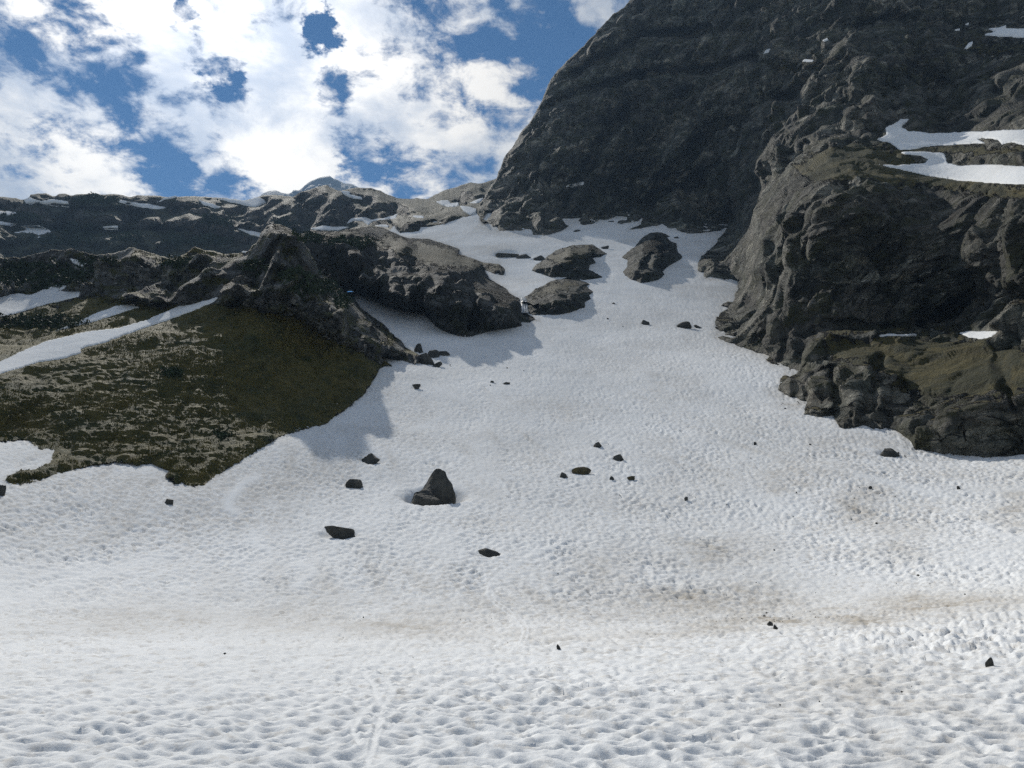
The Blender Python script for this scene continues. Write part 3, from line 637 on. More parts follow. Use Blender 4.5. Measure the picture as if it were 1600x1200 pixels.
add('cliff', layer_mesh('cliff', 'D', M_CLIFF), 'bulging grey cliff with a grassy brow above the shaded snow tongue', 'cliff', kind='structure')

# ---- back ridge on the skyline
F_CTRL = [(-260,310,600),(-260,360,560),(-260,440,500),(0,312,640),(0,335,612),(0,350,590),(0,370,572),(0,420,535),(150,306,670),(150,330,635),(150,355,610),(150,380,580),(150,430,540),(300,308,690),(300,335,650),(300,370,610),(300,430,560),
  (400,312,720),(400,330,665),(400,360,620),(400,420,570),(500,290,720),(500,330,660),(500,352,630),(500,362,600),(500,400,560),(580,296,720),(580,330,650),(580,345,615),(580,360,560),(650,312,700),(650,330,590),(640,356,500),(720,292,720),(720,316,640),(720,330,560),(770,282,720),(780,320,600)]
F_STROKE = [([(200,330),(210,350)], 12, 28), ([(110,345),(105,375)], 14, 28), ([(330,330),(300,345)], 12, -20), ([(420,310),(410,345)], 12, 28), ([(470,310),(480,350)], 10, 24), ([(510,292),(515,330),(500,350)], 16, -28), ([(540,315),(545,340)], 8, 28),
  ([(590,300),(600,330)], 14, -24), ([(640,325),(660,350)], 16, -28), ([(620,312),(615,345)], 8, 24), ([(690,325),(712,340)], 12, -16), ([(-40,322),(80,326),(180,334),(330,338)], 6, 18), ([(20,356),(140,365),(300,362)], 7, 18), ([(240,322),(380,332)], 6, 16)]
F_GRASS = [([(-260,340),(0,335),(200,345),(260,360),(380,372),(380,450),(-260,470)], 16, .55), ([(100,312),(200,316),(195,330),(110,328)], 6, .6)]
rock_mass('F', F_CTRL, 1.4, 6.0, 71, F_STROKE, F_GRASS, (.5, .8), flats('F'), noise_m=55., dref=600., terrace=((50., .7), (17., .4)))
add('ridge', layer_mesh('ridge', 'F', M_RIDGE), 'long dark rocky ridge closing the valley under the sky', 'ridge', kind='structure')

# ---- far blue peak
rock_mass('G', [(400,310,3200),(400,330,3000),(515,275,3500),(515,330,3000),(600,300,3400),(620,330,3050),(460,300,3300)], 1.2, 46, 91, (), (), (9, 10), (), link=False, noise_m=260., dref=3300.)
add('mountain', layer_mesh('far_mountain', 'G', M_FAR), 'distant hazy blue jagged peak on the skyline', 'mountain', kind='structure')

# ---- rock outcrops standing out of the snow
for key, lab, ct, gr in (
  ('O1', 'humped dark outcrop with mossy top in the snow, upper of two stacked', [(890,410,312),(860,412,314),(920,395,330),(890,390,330),(900,428,302)], [([(850,400),(885,386),(930,384),(930,400),(890,410),(860,412)], 6, .75)]),
  ('O2', 'humped dark outcrop beside the waterfall, lower of two stacked', [(870,470,240),(850,470,240),(890,450,262),(900,470,244),(870,447,268),(870,484,232)], [([(826,462),(860,440),(905,436),(890,452),(850,462)], 5, .7)]),
  ('O3', 'isolated dark diamond-shaped outcrop in the upper snow', [(1020,410,318),(1000,415,314),(1040,400,325),(1018,380,345),(1010,432,300)], [([(1000,380),(1025,366),(1050,384),(1040,400),(1005,402)], 6, .5)])):
    rock_mass(key, ct, 1.0, 2.2, 100+ord(key[1]), (), gr, (.92, 1.1), (), noise_m=11., kfront=.004)
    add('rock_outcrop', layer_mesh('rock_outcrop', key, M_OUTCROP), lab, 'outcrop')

# ------------------------------------------------------------------ snow patches
for i, (key, pl, lab) in enumerate(PATCHES):
    poly = PJ[i]; w, h = np.ptp(poly, axis=0); st = 1.0 if max(w, h) < 60 else 1.5
    if max(w, h) < 14: st = .7
    U, V = np.meshgrid(np.arange(poly[:, 0].min()-2*st, poly[:, 0].max()+3*st, st), np.arange(poly[:, 1].min()-2*st, poly[:, 1].max()+3*st, st))
    s, near = seg_dist(np.stack([U.ravel(), V.ravel()], -1), poly); s = s.reshape(U.shape); near = near.reshape(U.shape+(2,))
    Uc, Vc = np.where(s < 0, near[..., 0], U), np.where(s < 0, near[..., 1], V)
    P = on_layer(key, Uc, Vc); D = P[..., 1]; pxm = D/F_PX
    T = np.array([0, -.55, .83])
    th = np.where(s < 0, -.8, np.minimum(.9, .5+.35*s))*pxm*2.0+.05*D/300
    P = P+T*th[..., None]+np.array([0, 0, 1.])*(.10*fbm(P, 1.5, 3, .5, 3)*sstep(s, 0, 3))[..., None]
    mk = s > -1.6*st
    add('snow_patch', make_mesh('snow_patch', P[mk], grid_faces(mk), M_SNOWFAR), lab, 'snow patch', 'snow patches left on the rock')

# ------------------------------------------------------------------ the main snowfield
# rocks in the snow: u centre, v base, width px, height px, shape seed, slab flag, tilt, material, label
ROCKS = [
 (679,777,68,56,3,'tall',0,'M','largest boulder on the slope, tall and pointed, in a melted hollow'),
 (668,783,52,27,4,'block',-4,'M','smaller boulder leaning against the front of the largest boulder'),
 (526,837,52,15,5,'wedge',2,'M','dark wedge-shaped boulder below the tall pointed boulder'),
 (582,721,30,15,6,'block',-6,'M','rounded boulder uphill beside the tall boulder, higher of two'),
 (553,760,26,13,7,'block',0,'M','small boulder with a rusty turf edge, lower of two beside the tall boulder'),
 (760,866,38,9,8,'slab',16,'M','thin tilted dark slab poking out of the snow below the boulders'),
 (934,698,14,8,9,'block',6,'M','small pointed stone at the top of the mid-slope scatter'),
 (968,718,18,9,10,'slab',6,'M','flat dark stone just below the pointed stone of the scatter'),
 (908,739,32,11,11,'slab',-2,'E','brownish turf-covered slab in the mid-slope scatter'),
 (881,745,14,8,12,'block',-8,'M','ragged little rock beside the turf-covered slab'),
 (955,749,8,5,13,'slab',25,'M','tiny dark chip between the turf slab and the brown-edged chip'),
 (986,748,13,5,14,'slab',4,'E','thin brown-edged chip at the low end of the mid-slope scatter'),
 (265,787,14,9,15,'slab',-10,'M','lone dark stone on rippled snow below the grass hill tip'),
 (650,606,14,7,16,'slab',0,'M','lone oval stone on the snow below the crag toe'),
 (1010,506,14,8,17,'wedge',-6,'M','small fin of rock with a melt streak on the upper slope'),
 (1073,511,26,10,18,'block',-2,'M','dark knob of rock beside the cliff toe on the upper slope'),
 (1091,511,14,5,19,'slab',0,'M','low flat rock touching the dark knob on the upper slope'),
 (1393,711,29,13,21,'block',0,'M','purplish boulder sheltered under the snow lip at the cliff foot'),
 (873,1013,7,6,22,'block',0,'M','lone black pebble on the valley floor near the ski track end'),
 (1548,1039,12,11,23,'block',10,'M','lone black stone on lumpy snow near the corner'),
 (656,549,16,14,24,'block',0,'M','upright rock at the top of the crag toe rubble'),
 (676,556,20,13,25,'block',6,'M','blocky rock in the middle of the crag toe rubble'),
 (694,553,20,6,26,'slab',8,'M','low rock at the outer tip of the crag toe rubble'),
 (665,566,28,18,27,'block',-6,'M','largest rock of the crag toe rubble'),
 (682,571,16,8,28,'slab',4,'M','lowest flat rock of the crag toe rubble'),
 (793,399,40,8,29,'slab',1,'M','long low rock rib showing through the upper snow'),
 (818,401,28,9,30,'slab',-2,'M','rock rib piece nearest the mossy humped outcrop'),
 (841,405,20,7,31,'block',0,'M','short rock stub touching the mossy humped outcrop'),
 (946,388,14,6,32,'slab',-4,'M','small rock just above the end of the mossy humped outcrop'),
 (900,361,16,4,33,'slab',-3,'M','thin rock streak under the foot of the mountain wall'),
 (1036,368,34,8,34,'slab',12,'M','leaning slab at the tip of the diamond-shaped outcrop'),
 (1056,372,9,4,35,'block',0,'M','pebble-sized rock beyond the leaning slab in the upper snow'),
 (955,347,10,4,36,'slab',0,'M','little rock at the snow edge under the wall middle'),
 (792,600,12,4,37,'slab',0,'M','thin dark chip on the upper slope below the waterfall'),
 (769,598,7,4,38,'slab',0,'M','smallest dark chip beside the thin chip on the upper slope'),
 (840,453,10,4,39,'slab',-5,'E','brown turf scrap on the snow above the lower stacked outcrop'),
 (-2,772,20,16,40,'block',0,'M','dark stone cut by the picture edge beside the grass tongue'),
 (1204,977,10,6,41,'block',0,'M','larger dark clod in the dirty snow hollow'),
 (1213,981,7,5,42,'block',0,'M','smaller dark clod beside the larger one in the dirty hollow'),
 (1180,694,5,4,43,'slab',0,'M','tiny stone on the clean slope between scatter and cliff'),
 (1361,763,6,4,44,'slab',0,'M','small dark stone on the bumpy fan below the sheltered boulder'),
 (1498,763,6,4,45,'slab',0,'M','small dark stone on the bumpy fan, nearer the picture edge'),
 (1073,781,6,5,46,'block',0,'M','tiny stone above the blue shadow streaks of mid slope'),
]
TRACKS = [([(561,1162),(552,1140),(561,1121),(576,1104),(591,1087),(584,1069),(571,1054)], 5.5, .05), ([(574,1187),(584,1159),(591,1132),(597,1110),(608,1087),(614,1078),(606,1062)], 5.0, .05),
 ([(797,1016),(812,1001),(816,982),(805,966),(786,952),(768,938),(762,926),(764,911),(775,900),(804,880),(838,863),(868,849),(882,829),(878,812),(865,800)], 2.0, .05),
 ([(804,1015),(820,1000),(824,980),(813,964),(793,950),(775,937),(769,924),(771,911),(782,900),(811,881),(846,863),(876,849),(890,829),(886,811),(870,797)], 2.0, .05)]
SMOOTHS = [([(400,746),(378,757),(362,775),(357,790),(368,797)], 9, .9), ([(397,832),(402,850),(420,858)], 7, .9), ([(470,880),(490,893),(465,913)], 8, .8), ([(1340,742),(1400,755),(1480,772)], 8, .6), ([(1535,818),(1560,834),(1600,842)], 9, .7),
 ([(680,605),(700,612),(722,626)], 7, .6), ([(640,672),(672,660),(690,652)], 6, .6), ([(0,940),(120,905),(240,870)], 16, .5), ([(0,915),(150,880)], 10, .4), ([(800,690),(845,640),(860,560)], 5, .35), ([(500,1010),(600,1003),(760,1005)], 9, .35)]
DIRT = [(1130,935,150,32,.55), (1190,972,110,9,.9), (1060,985,130,10,.45), (1345,785,34,30,.55), (1400,830,60,40,.3), (1240,758,45,16,.55), (1210,735,25,20,.3), (1480,940,140,26,.45), (1330,965,90,12,.5), (690,975,220,26,.30), (470,965,120,30,.25), (1100,860,90,40,.32), (1060,600,45,26,.22),
 (1250,620,40,22,.5), (1590,790,50,40,.4), (1320,1100,200,60,.28), (1480,1150,140,50,.28), (850,990,200,14,.35), (230,960,140,24,.22), (940,880,110,50,.18), (1300,690,60,20,.2), (1180,860,60,30,.2), (1050,760,120,60,.12), (820,700,120,60,.08)]
def polyline_dist(Up, Vp, pl, reach):
    q = np.array(pl, float); bd = np.full(Up.shape, 1e9)
    bb = (Up > q[:, 0].min()-reach) & (Up < q[:, 0].max()+reach) & (Vp > q[:, 1].min()-reach) & (Vp < q[:, 1].max()+reach)
    P = np.stack([Up[bb], Vp[bb]], -1); d = np.full(len(P), 1e9)
    for a, b2 in zip(q[:-1], q[1:]):
        ab = b2-a; t = np.clip(((P-a)@ab)/(ab@ab), 0, 1); c = P-a-t[:, None]*ab
        c[:, 1] *= 1.6
        d = np.minimum(d, (c**2).sum(1))
    bd[bb] = np.sqrt(d); return bd
def spline(pl, n=6):
    q = np.array(pl, float); q = np.r_[[2*q[0]-q[1]], q, [2*q[-1]-q[-2]]]; o = []
    for i in range(1, len(q)-2):
        for t in np.arange(n)/n:
            a, b2, c, d = q[i-1:i+3]; o.append(.5*(2*b2+(c-a)*t+(2*a-5*b2+4*c-d)*t*t+(3*b2-a-3*c+d)*t**3))
    return o+[q[-2]]
def build_snow():
    t = np.concatenate([np.linspace(-1.6, -.76, 30)[:-1], np.linspace(-.76, .76, 960), np.linspace(.76, 1.6, 30)[1:]])
    # rows evenly spaced as the slope is seen, along its middle
    dc = np.exp(np.linspace(math.log(4.6), math.log(500), 3000)); zc = SNOW(np.stack([0*dc, dc], -1))
    _, vc = project(np.stack([0*dc, dc, zc], -1)); arc = np.maximum.accumulate(-vc)+np.log(dc)*14
    rows = np.interp(np.linspace(arc[0], arc[-1], 800), arc, dc)[::-1]
    Tg, Dg = np.meshgrid(t, rows); X, Y = Tg*Dg, Dg
    # smooth base by interpolation of a coarse table, then details
    ct = np.linspace(-1.6, 1.6, 200); cd = np.log(np.exp(np.linspace(math.log(4.5), math.log(510), 420)))
    tab = SNOW(np.stack(np.meshgrid(ct, np.exp(cd)), -1)*np.stack([np.exp(cd)[:, None]+0*ct[None], 1+0*np.exp(cd)[:, None]*ct[None]], -1))
    Z = bil(tab, (Tg-ct[0])/(ct[1]-ct[0]), (np.log(Dg)-cd[0])/(cd[1]-cd[0]))
    P0 = np.stack([X, Y, Z], -1); Up, Vp = project(P0)
    hid = np.zeros(X.shape, bool)
    for k in ('A', 'B', 'D', 'F'):
        po = POLYS[k]; bb = (Up > po[:, 0].min()) & (Up < po[:, 0].max()) & (Vp > po[:, 1].min()) & (Vp < po[:, 1].max())
        ly = LAYERS[k]; s = bil(ly['sd'], (Up[bb]-ly['u0'])/ly['step'], (Vp[bb]-ly['v0'])/ly['step']); hh = np.zeros(bb.sum(), bool); hh[s > 16] = True; hid[bb] |= hh
    hid |= (Up < 600) & (Vp < 455) | (Vp < 326) | (Dg > 45) & (np.abs(Tg) > .76) & (Vp < 690)
    full = (X, Y, Z); sel = ~hid
    X, Y, Z, Up, Vp, Dg, Tg = (q[sel] for q in (X, Y, Z, Up, Vp, Dg, Tg))
    wob = perlin(np.stack([X*2.5, Y*2.5, 0*X], -1)); wob2 = perlin(np.stack([X/1.5, Y/1.5, 0*X], -1))
    track = np.zeros(X.shape); groove = np.zeros(X.shape)
    for pl, wd, dep in TRACKS:
        d = polyline_dist(Up, Vp, spline(pl), wd*4)*(1+.25*wob); w = np.exp(-(d/wd)**4); track = np.maximum(track, w); groove -= dep*.35*w
        groove += .015*np.exp(-((d-wd*1.5)/(wd*.6))**2)
    for pl, wd, am in SMOOTHS:
        d = polyline_dist(Up, Vp, spline(pl), wd*3)+3*wob2; track = np.maximum(track, min(1., am*1.3)*np.exp(-(d/wd)**2))
    dirt = np.zeros(X.shape)
    Xg = np.stack([X, Y, 0*X], -1); wu = Up+70*fbm(Xg, 9., 4, .55, 61); wv_ = Vp+26*fbm(Xg, 7., 4, .55, 62); gate = np.clip(.75+1.5*fbm(Xg*np.array([1, .35, 1]), 3.5, 5, .6, 63), .15, 1.2)
    for u, v, ru, rv, am in DIRT: dirt = np.maximum(dirt, np.minimum(1., am*2.1*gate)*np.exp(-(((wu-u)/ru)**2+((wv_-v)/rv)**2)))
    fl = np.clip(fbm(np.stack([X*.9+.25*Y, Y*.10, 0*X], -1), 2.2, 5, .6, 51)*1.6+.1, 0, 1)*sstep(Dg, 30, 45)*(1-sstep(Dg, 100, 190))
    dirt = np.maximum(dirt, .62*fl*sstep(fbm(np.stack([X, Y, 0*X], -1), 30., 3, .5, 52), -.35, .3))
    for k_ in ('A', 'B', 'D'):      # soil and grit washed onto the rim of the snow
        ly = LAYERS[k_]; x_, y_ = (Up-ly['u0'])/ly['step'], (Vp-ly['v0'])/ly['step']; hgt_, wid_ = ly['sd'].shape
        inb = (x_ > 0) & (x_ < wid_-1) & (y_ > 0) & (y_ < hgt_-1); e_ = bil(ly['sd'], x_[inb], y_[inb])
        dirt[inb] = np.maximum(dirt[inb], .75*np.exp(np.minimum(e_, 0)/2.6)*np.clip(.55+1.1*wob[inb], 0, 1))
    # sun cups: bowls meeting in sharp rims
    wx = X+.22*perlin(np.stack([X/.8, Y/.8, 0*X+3], -1)); wy = Y+.22*perlin(np.stack([X/.8, Y/.8, 0*X+8], -1))
    cs = 1/(1+.9*sstep(Dg, 22, 60)); cup = worley(wx*.78, wy*.95, .245, 1); cupf = worley(wx*.8, wy*.8, .55, 11); cup2 = worley(wx*.8+3, wy, .85, 2); cup3 = worley(wx, wy, .19, 5)
    mod = .55+.9*np.clip(fbm(np.stack([X, Y, 0*X], -1), 6., 3, .5, 4)+.35, 0, 1.2)
    far = 1-.45*sstep(Dg, 120, 380)
    slope_w = sstep(Dg, 22, 60); pit = -np.exp(-cup/.06); pit2 = -np.exp(-cup2/.09); pitf = -np.exp(-cupf/.08)
    streak = .35+1.1*np.clip(fbm(np.stack([X*1.0, Y*.16, 0*X], -1), 4., 4, .55, 44)+.45, 0, 1.1)
    h = (1-slope_w)*(.100*pit+.07*(np.minimum(cup, .8)-.3)+.03*pit2+.03*(np.minimum(cup2, .8)-.3)+.02*(cup3-.3))*mod
    h += slope_w*(.10*pit+.22*pitf+.06*pit2+.08*(np.minimum(cupf, .8)-.3))*streak*mod
    h += .014*fbm(np.stack([X, Y, 0*X], -1), .10, 2, .6, 45)*(1-sstep(Dg, 12, 28))
    h += .05*fbm(np.stack([X*1.3, Y*.8, 0*X], -1), .9, 4, .55, 6)
    h *= far*(1-.8*track)
    # bigger swells, runnels down the fall line and avalanche lumps
    h += .22*sstep(Dg, 25, 60)*fbm(np.stack([X, Y*.5, Z], -1), 9., 4, .5, 9)+.5*sstep(Dg, 90, 200)*fbm(np.stack([X, Y*.45, Z*.6], -1), 24., 4, .5, 10)
    h += .06*(1-sstep(Dg, 30, 60))*fbm(np.stack([X, Y, 0*X], -1), 2.4, 3, .5, 13)
    lump = np.exp(-(((Up-1450)/230)**2+((Vp-1000)/34)**2))
    h += lump*(.36*np.maximum(0, fbm(np.stack([X, Y, 0*X], -1), 1.1, 5, .62, 15))+.17*fbm(np.stack([X, Y, 0*X], -1), .4, 4, .6, 16))
    for u, v, r, am in ((1392,1012,26,.10),(1500,1006,28,.11),(1528,975,28,.09),(1225,1002,13,.07),(1570,960,26,.09)):
        c, D = snow_point(u, v); rr = r*D/F_PX; q = ((X-c[0])**2+((Y-c[1])*.8)**2)/(rr*rr)
        near_ = q < 4; bump_ = np.zeros(X.shape); Pn = np.stack([X[near_], Y[near_], 0*X[near_]], -1)
        bump_[near_] = am*np.exp(-(q[near_]*(1+.5*fbm(Pn, .5, 3, .6, 19)))**2.5)*(1+.6*fbm(Pn, .3, 4, .6, 18)); h += bump_
    # hollows melted round the boulders
    for u, v, w, hh, *_ in ROCKS:
        if w < 12: continue
        c, D = snow_point(u, v); m = D/F_PX; R = w*m*.5; big = 1.0 if w > 50 and hh > 40 else .35
        cy = c[1]+R*.5
        q = np.sqrt((X-c[0])**2+((Y-cy))**2)/R
        h -= R*(.72 if big == 1 else .22)*np.exp(-(np.maximum(q-.8, 0)/(.55 if big == 1 else .4))**2)
    Z = Z+h+groove
    fx, fy, fz = full; fz = fz.copy(); fz[sel] = Z; P = np.stack([fx, fy, fz], -1)
    def spread(q): o = np.zeros(fx.shape); o[sel] = q; return o
    dirt, track = spread(dirt), spread(track)
    # the valley floor behind the camera
    yb = np.array([4.2, 3.4, 2, -1, -6, -20, -60, -160, -400, -900.]); rb = np.array([4.7, 5.2, 6.5, 9, 16, 34, 80, 200, 480, 1000.])
    Xb = t[None]*rb[:, None]; Yb = yb[:, None]+0*Xb
    Zb = np.where(np.abs(Yb) < 30, .0, 0)+.02*0*Xb
    z_last = P[-1, :, 2]
    Zb = z_last[None]*np.exp(-np.arange(10)[:, None]*.5)+.03*fbm(np.stack([Xb, Yb, 0*Xb], -1), 2., 3, .5, 2)-.004*np.abs(np.minimum(Yb, 0))
    P = np.concatenate([P, np.stack([Xb, Yb, Zb], -1)], 0)
    pad = lambda a, v=0.: np.concatenate([a, np.full(Xb.shape, v)], 0)
    mk = ~np.concatenate([hid, np.zeros(Xb.shape, bool)], 0)
    me = make_mesh('snow', P[mk], grid_faces(mk), M_SNOW, {'dirt': pad(dirt)[mk], 'track': pad(track)[mk]})
    add('snow', me, 'broad old snowfield with sun cups and ski tracks filling the valley', 'snow', kind='structure')
    return P, mk
build_snow()

# ------------------------------------------------------------------ boulders and stones
def rock_mesh(seed, kind):
    r = np.random.RandomState(seed); import bmesh
    bm = bmesh.new(); bmesh.ops.create_icosphere(bm, subdivisions=4, radius=1)
    V = np.array([v.co for v in bm.verts]); Fs = np.array([[v.index for v in f.verts] for f in bm.faces]); bm.free()
    nn = r.normal(size=(11, 3)); nn /= np.linalg.norm(nn, axis=1)[:, None]; hh = r.uniform(.45, .9, 11)
    dt = V@nn.T; rad = np.where(dt > .05, hh/np.maximum(dt, .05), 9).min(1); rad = np.minimum(rad, 1.15)
    V = V*rad[:, None]
    zn = (V[:, 2]-V[:, 2].min())/np.ptp(V[:, 2])
    if kind == 'tall':
        k = 1-.70*zn**1.05; V[:, 0] *= k; V[:, 1] *= k; V[:, 0] += .03*zn
    if kind == 'wedge':
        V[:, 2] = np.where(V[:, 2] > 0, V[:, 2]*(1-.62*np.clip((V[:, 0]+.25)/1.1, -.1, 1)), V[:, 2])
    if kind == 'block': V[:, :2] *= (1-.22*zn)[:, None]
    V += V/np.linalg.norm(V, axis=1)[:, None]*(.16*fbm(V+seed, .7, 6, .6, seed))[:, None]
    return V, Fs
for u, v, w, h, sd_, kind, tilt, mt, lab in ROCKS:
    V, Fs = rock_mesh(sd_, kind); c, D = snow_point(u, v); m = D/F_PX
    V[:, 0] *= (w*m)/np.ptp(V[:, 0]); V[:, 1] *= (w*m*(.4 if kind == 'slab' else .7))/np.ptp(V[:, 1])
    V[:, 2] -= V[:, 2].min(); zt = h*m*1.55; V[:, 2] *= zt/V[:, 2].max()
    a = math.radians(-tilt); x, z = V[:, 0].copy(), V[:, 2].copy(); V[:, 0] = x*math.cos(a)-z*math.sin(a); V[:, 2] = x*math.sin(a)+z*math.cos(a)
    V[:, 2] -= zt*.36
    me = make_mesh('boulder', V, Fs, M_EARTH if mt == 'E' else M_BOULDER, smooth=False)
    big = w >= 24
    o = add('boulder' if big else 'stone', me, lab, 'boulder' if big else 'stone', 'rocks scattered on the snow slope')
    o.location = (c[0], c[1]+w*m*.22, c[2]-(.25*w*m*.5 if kind == 'tall' or sd_ == 4 else 0))

# dark grit spread over the slope: one uncountable scatter
def debris():
    r = np.random.RandomState(4); co, fc = [], []
    spots = [(1250,620,45,25,60),(1200,965,110,14,50),(1340,780,60,60,20),(1450,930,130,40,25),(1150,880,160,70,30),(1000,780,220,120,20),(1300,720,160,40,40),(1200,1080,300,70,16),(700,560,60,14,14),(780,590,60,20,10),(900,500,120,30,10),(600,1000,400,60,25)]
    oc = np.array([(1,0,0),(-1,0,0),(0,1,0),(0,-1,0),(0,0,1),(0,0,-1)], float); of = np.array([(0,2,4),(2,1,4),(1,3,4),(3,0,4),(2,0,5),(1,2,5),(3,1,5),(0,3,5)])
    for u, v, ru, rv, n in spots:
        for _ in range(n):
            uu, vv = u+r.normal()*ru*.6, v+r.normal()*rv*.6
            if vv > 1190 or uu < 0 or uu > 1650: continue
            if float(on_layer('A', uu, vv, 'sd')) > -3: continue
            c, D = snow_point(uu, vv)
            if D > 9e3: continue
            s = D/F_PX*r.uniform(.4, 1.1)*(1.0 if r.rand() < .85 else 2.2)
            q = oc*np.array([1.3, 1, .8])*s*r.uniform(.6, 1.2, (6, 1)); a = r.rand()*6
            q = q@np.array([[math.cos(a), -math.sin(a), 0], [math.sin(a), math.cos(a), 0], [0, 0, 1]])
            fc.append(of+len(co)*6); co.append(q+c+np.array([0, 0, .02]))
    me = make_mesh('debris', np.concatenate(co), np.concatenate(fc), M_BOULDER, smooth=False)
    add('debris', me, 'dark grit and small stones strewn over the dirty snow', 'debris', kind='stuff')
debris()

# ------------------------------------------------------------------ dwarf pine thickets
SHRUBS = [
 ('B',48,440,58,13,'dark dwarf pine thicket above the uppermost snow tongue, at the picture edge'), ('B',110,432,30,11,'dark dwarf pine thicket directly above the tip of the uppermost snow tongue'), ('B',150,416,26,10,'dark dwarf pine thicket beside the lone snow spot'),
 ('B',30,418,40,8,'dark dwarf pine thicket along the hill brow at the picture edge'), ('B',58,506,56,11,'broad dark shrub band between the snow tongues on the grass'), ('B',275,415,22,8,'dark shrub clump under the pale grass brow'),
 ('B',478,446,26,15,'dark green shrub mass on the crag shoulder'), ('B',515,450,14,10,'bright green shrub clump at the crag edge above the snow tongue'), ('B',452,430,14,10,'dark shrub tuft on the crag face below its peak'), ('B',395,415,20,9,'dark shrub patch on the back of the crag'),
 ('B',466,372,10,7,'shrubs bristling on the crag peak'), ('B',350,684,13,8,'lone dark bush low on the grass hill'), ('B',268,588,14,8,'lone dark bush in the middle of the grass hill'), ('B',535,470,12,12,'shrub fringe down the crag edge beside the snow tongue'),
 ('D',545,382,34,7,'dark shrub brow above the pale cliff block'), ('D',490,374,22,7,'shrub strip behind the crag peak'), ('D',520,425,12,6,'small shrub next to the square snow scrap'),
 ('F',125,362,34,9,'dark shrub field on the ridge slope below the lone snow bar'), ('F',90,378,40,7,'dark shrub field under the ragged ridge patch'), ('F',200,374,24,8,'dark shrub clump on the ridge slope above the pale grass edge'), ('F',272,376,16,7,'round dark shrub clump high above the grass brow'),
 ('F',335,350,20,5,'dark shrub streak on the ridge beside the snow wedge'), ('F',145,314,30,6,'dark shrubs on the flat skyline hump'), ('F',30,342,30,5,'dark shrubs between the edge strips of ridge snow'), ('F',330,378,30,7,'dark shrubs behind the pale grass brow'), ('F',445,352,12,5,'shrubs on the slope right behind the crag peak')]
def thicket(key, u, v, ru, rv, lab, k):
    r = np.random.RandomState(200+k); n = int(4.2*ru*rv)+80
    a = r.rand(n)*2*math.pi; q = np.sqrt(r.rand(n))*1.55
    uu, vv = u+ru*q*np.cos(a), v+rv*q*np.sin(a)
    P = on_layer(key, uu, vv); nz = fbm(np.c_[uu/11., vv/5., 0*uu+k], 1., 4, .6, k); kp = nz*1.5+.75-q*.85+r.normal(size=n)*.08 > 0; kp[:8] = True; P = P[kp]; nz = nz[kp]; D = P[:, 1]; s = D/F_PX
    co, fc = [], []
    for p, sc, hz in zip(P, s, nz):
        m_ = 5
        hgt = min(3.0, sc*7.)*max(.35, .8+1.3*hz)
        cen = p+np.c_[r.normal(size=m_)*sc*1.6, r.normal(size=m_)*sc*1.6, r.rand(m_)*hgt]
        d1 = r.normal(size=(m_, 3)); d1 /= np.linalg.norm(d1, axis=1)[:, None]; d2 = np.cross(d1, r.normal(size=(m_, 3))); d2 /= np.linalg.norm(d2, axis=1)[:, None]+1e-6
        L = sc*r.uniform(1.2, 2.8, (m_, 1)); W = L*.55
        quad = np.stack([cen-d1*L-d2*W*.3, cen-d2*W, cen+d1*L, cen+d2*W], 1)
        b0 = len(co)*m_*4; fc.append(np.arange(m_*4).reshape(m_, 4)+b0); co.append(quad.reshape(-1, 3))
    me = make_mesh('shrub', np.concatenate(co), np.concatenate(fc), M_PINE, smooth=False)
    add('shrub', me, lab, 'shrub', 'dwarf pine thickets on the rocks')
for k, s in enumerate(SHRUBS): thicket(*s, k)

# ------------------------------------------------------------------ dry grass on the hill
def grass():
    r = np.random.RandomState(9); ly = LAYERS['B']; n = 150000
    uu = r.uniform(-60, 620, n); vv = r.uniform(390, 762, n)
    g = on_layer('B', uu, vv, 'grass'); sdv = on_layer('B', uu, vv, 'sd')
    keep = (g > .55) & (sdv > 1.0)
    for i, p in enumerate(PATCHES):
        if p[0] == 'B':
            q = PJ[i]; bb = (uu > q[:, 0].min()-3) & (uu < q[:, 0].max()+3) & (vv > q[:, 1].min()-3) & (vv < q[:, 1].max()+3)
            s, _ = seg_dist(np.stack([uu[bb], vv[bb]], -1), q); kk = keep[bb]; kk[s > -1.5] = False; keep[bb] = kk
    uu, vv = uu[keep], vv[keep]; P = on_layer('B', uu, vv)
    cl = fbm(np.stack([P[:, 0]*.5, P[:, 1]*.5, P[:, 2]*1.5], -1), 1.6, 4, .6, 41); lowf = fbm(P, 16., 3, .5, 43); k2 = cl+1.1*lowf+r.normal(size=len(P))*.2 > .12; P = P[k2]; m = len(P)
    a = r.rand(m)*math.pi; w = np.c_[np.cos(a), np.sin(a), 0*a]*(P[:, 1:2]/F_PX*.75); hgt = (P[:, 1]/F_PX*r.uniform(1.0, 2.6, m))[:, None]
    lean = r.normal(size=(m, 3))*.5; lean[:, 2] = 1; lean[:, 1] -= .35
    tip = P+lean*hgt
    co = np.stack([P-w, P+w, tip+w*.25, tip-w*.25], 1).reshape(-1, 3)
    me = make_mesh('dry_grass', co, np.arange(m*4).reshape(m, 4), M_STRAW, smooth=False)
    add('dry_grass', me, 'dry straw-coloured grass tufts covering the hill', 'grass', kind='stuff')
grass()

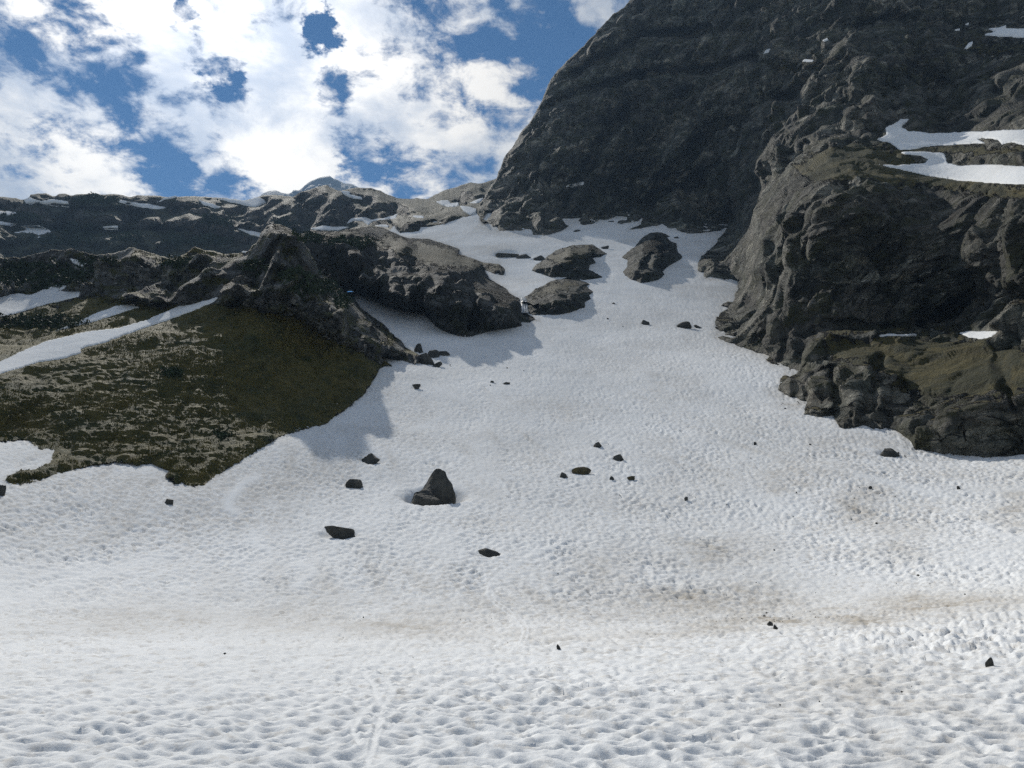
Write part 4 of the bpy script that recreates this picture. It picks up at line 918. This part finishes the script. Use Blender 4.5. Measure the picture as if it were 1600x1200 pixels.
# ------------------------------------------------------------------ waterfall between cliff and outcrop
def waterfall():
    m, nt, bs = new_mat('falling_water'); b = NB(nt)
    pos = b.nd('ShaderNodeNewGeometry').outputs['Position']
    b.L(b.mix(b.rng(b.noise(b.mapv(pos, (2.2, .5, .25)), 1.0, 5, .65), .45, .58), (.05, .06, .07), (.46, .50, .52)), bs.inputs['Base Color']); bs.inputs['Roughness'].default_value = .3
    nu, nv = 22, 26; r = np.random.RandomState(3); co = np.zeros((2, nv, nu, 3))
    for j in range(nv):
        f = j/(nv-1); vv = 465+24*f; wl, wr = 815-.5*f, 821+6*f**.6
        uu = np.linspace(wl, wr, nu)+.25*np.sin(j*.7); D = np.minimum(on_layer('O2', uu, vv+0*uu)[:, 1], on_layer('D', uu, vv+0*uu)[:, 1]).min()-.7-.4*np.sin(np.linspace(0, math.pi, nu))+.2*np.sin(np.linspace(0, 19, nu)+f*2)+.1*r.normal(size=nu)
        co[0, j] = unproj(uu, vv+0*uu, D); co[1, j] = unproj(uu, vv+0*uu, D+.5)
    def idx(k, j, i): return (k*nv+j)*nu+i
    fc = [(idx(0, j, i), idx(0, j+1, i), idx(0, j+1, i+1), idx(0, j, i+1)) for j in range(nv-1) for i in range(nu-1)]
    fc += [(idx(1, j, i), idx(1, j, i+1), idx(1, j+1, i+1), idx(1, j+1, i)) for j in range(nv-1) for i in range(nu-1)]
    for j in range(nv-1):
        for i, o in ((0, 0), (nu-1, 1)):
            q = (idx(0, j, i), idx(1, j, i), idx(1, j+1, i), idx(0, j+1, i)); fc.append(q if not o else q[::-1])
    for i in range(nu-1): fc += [(idx(0, 0, i), idx(0, 0, i+1), idx(1, 0, i+1), idx(1, 0, i)), (idx(0, nv-1, i), idx(1, nv-1, i), idx(1, nv-1, i+1), idx(0, nv-1, i+1))]
    me = make_mesh('waterfall', co.reshape(-1, 3), np.array(fc), m)
    add('waterfall', me, 'small white and grey waterfall dropping between cliff and outcrop', 'waterfall')
waterfall()

# ------------------------------------------------------------------ haze
HAZE = 1.0e-4
def haze():
    import bmesh
    bm = bmesh.new(); bmesh.ops.create_cube(bm, size=1.0)
    lo, hi = np.array([-2600., -1100., -14.]), np.array([2600., 3900., 2050.])
    for v in bm.verts: v.co = [lo[i] if v.co[i] < 0 else hi[i] for i in range(3)]
    me = bpy.data.meshes.new('haze'); bm.to_mesh(me); bm.free()
    m = bpy.data.materials.new('haze_air'); m.use_nodes = True; nt = m.node_tree; nt.nodes.clear()
    pv = nt.nodes.new('ShaderNodeVolumePrincipled'); pv.inputs['Density'].default_value = HAZE; pv.inputs['Color'].default_value = (.42, .66, 1.0, 1); pv.inputs['Anisotropy'].default_value = .15
    o = nt.nodes.new('ShaderNodeOutputMaterial'); nt.links.new(pv.outputs[0], o.inputs['Volume']); me.materials.append(m)
    add('haze', me, 'thin blue mountain haze filling the valley air', 'haze', kind='stuff')
haze()
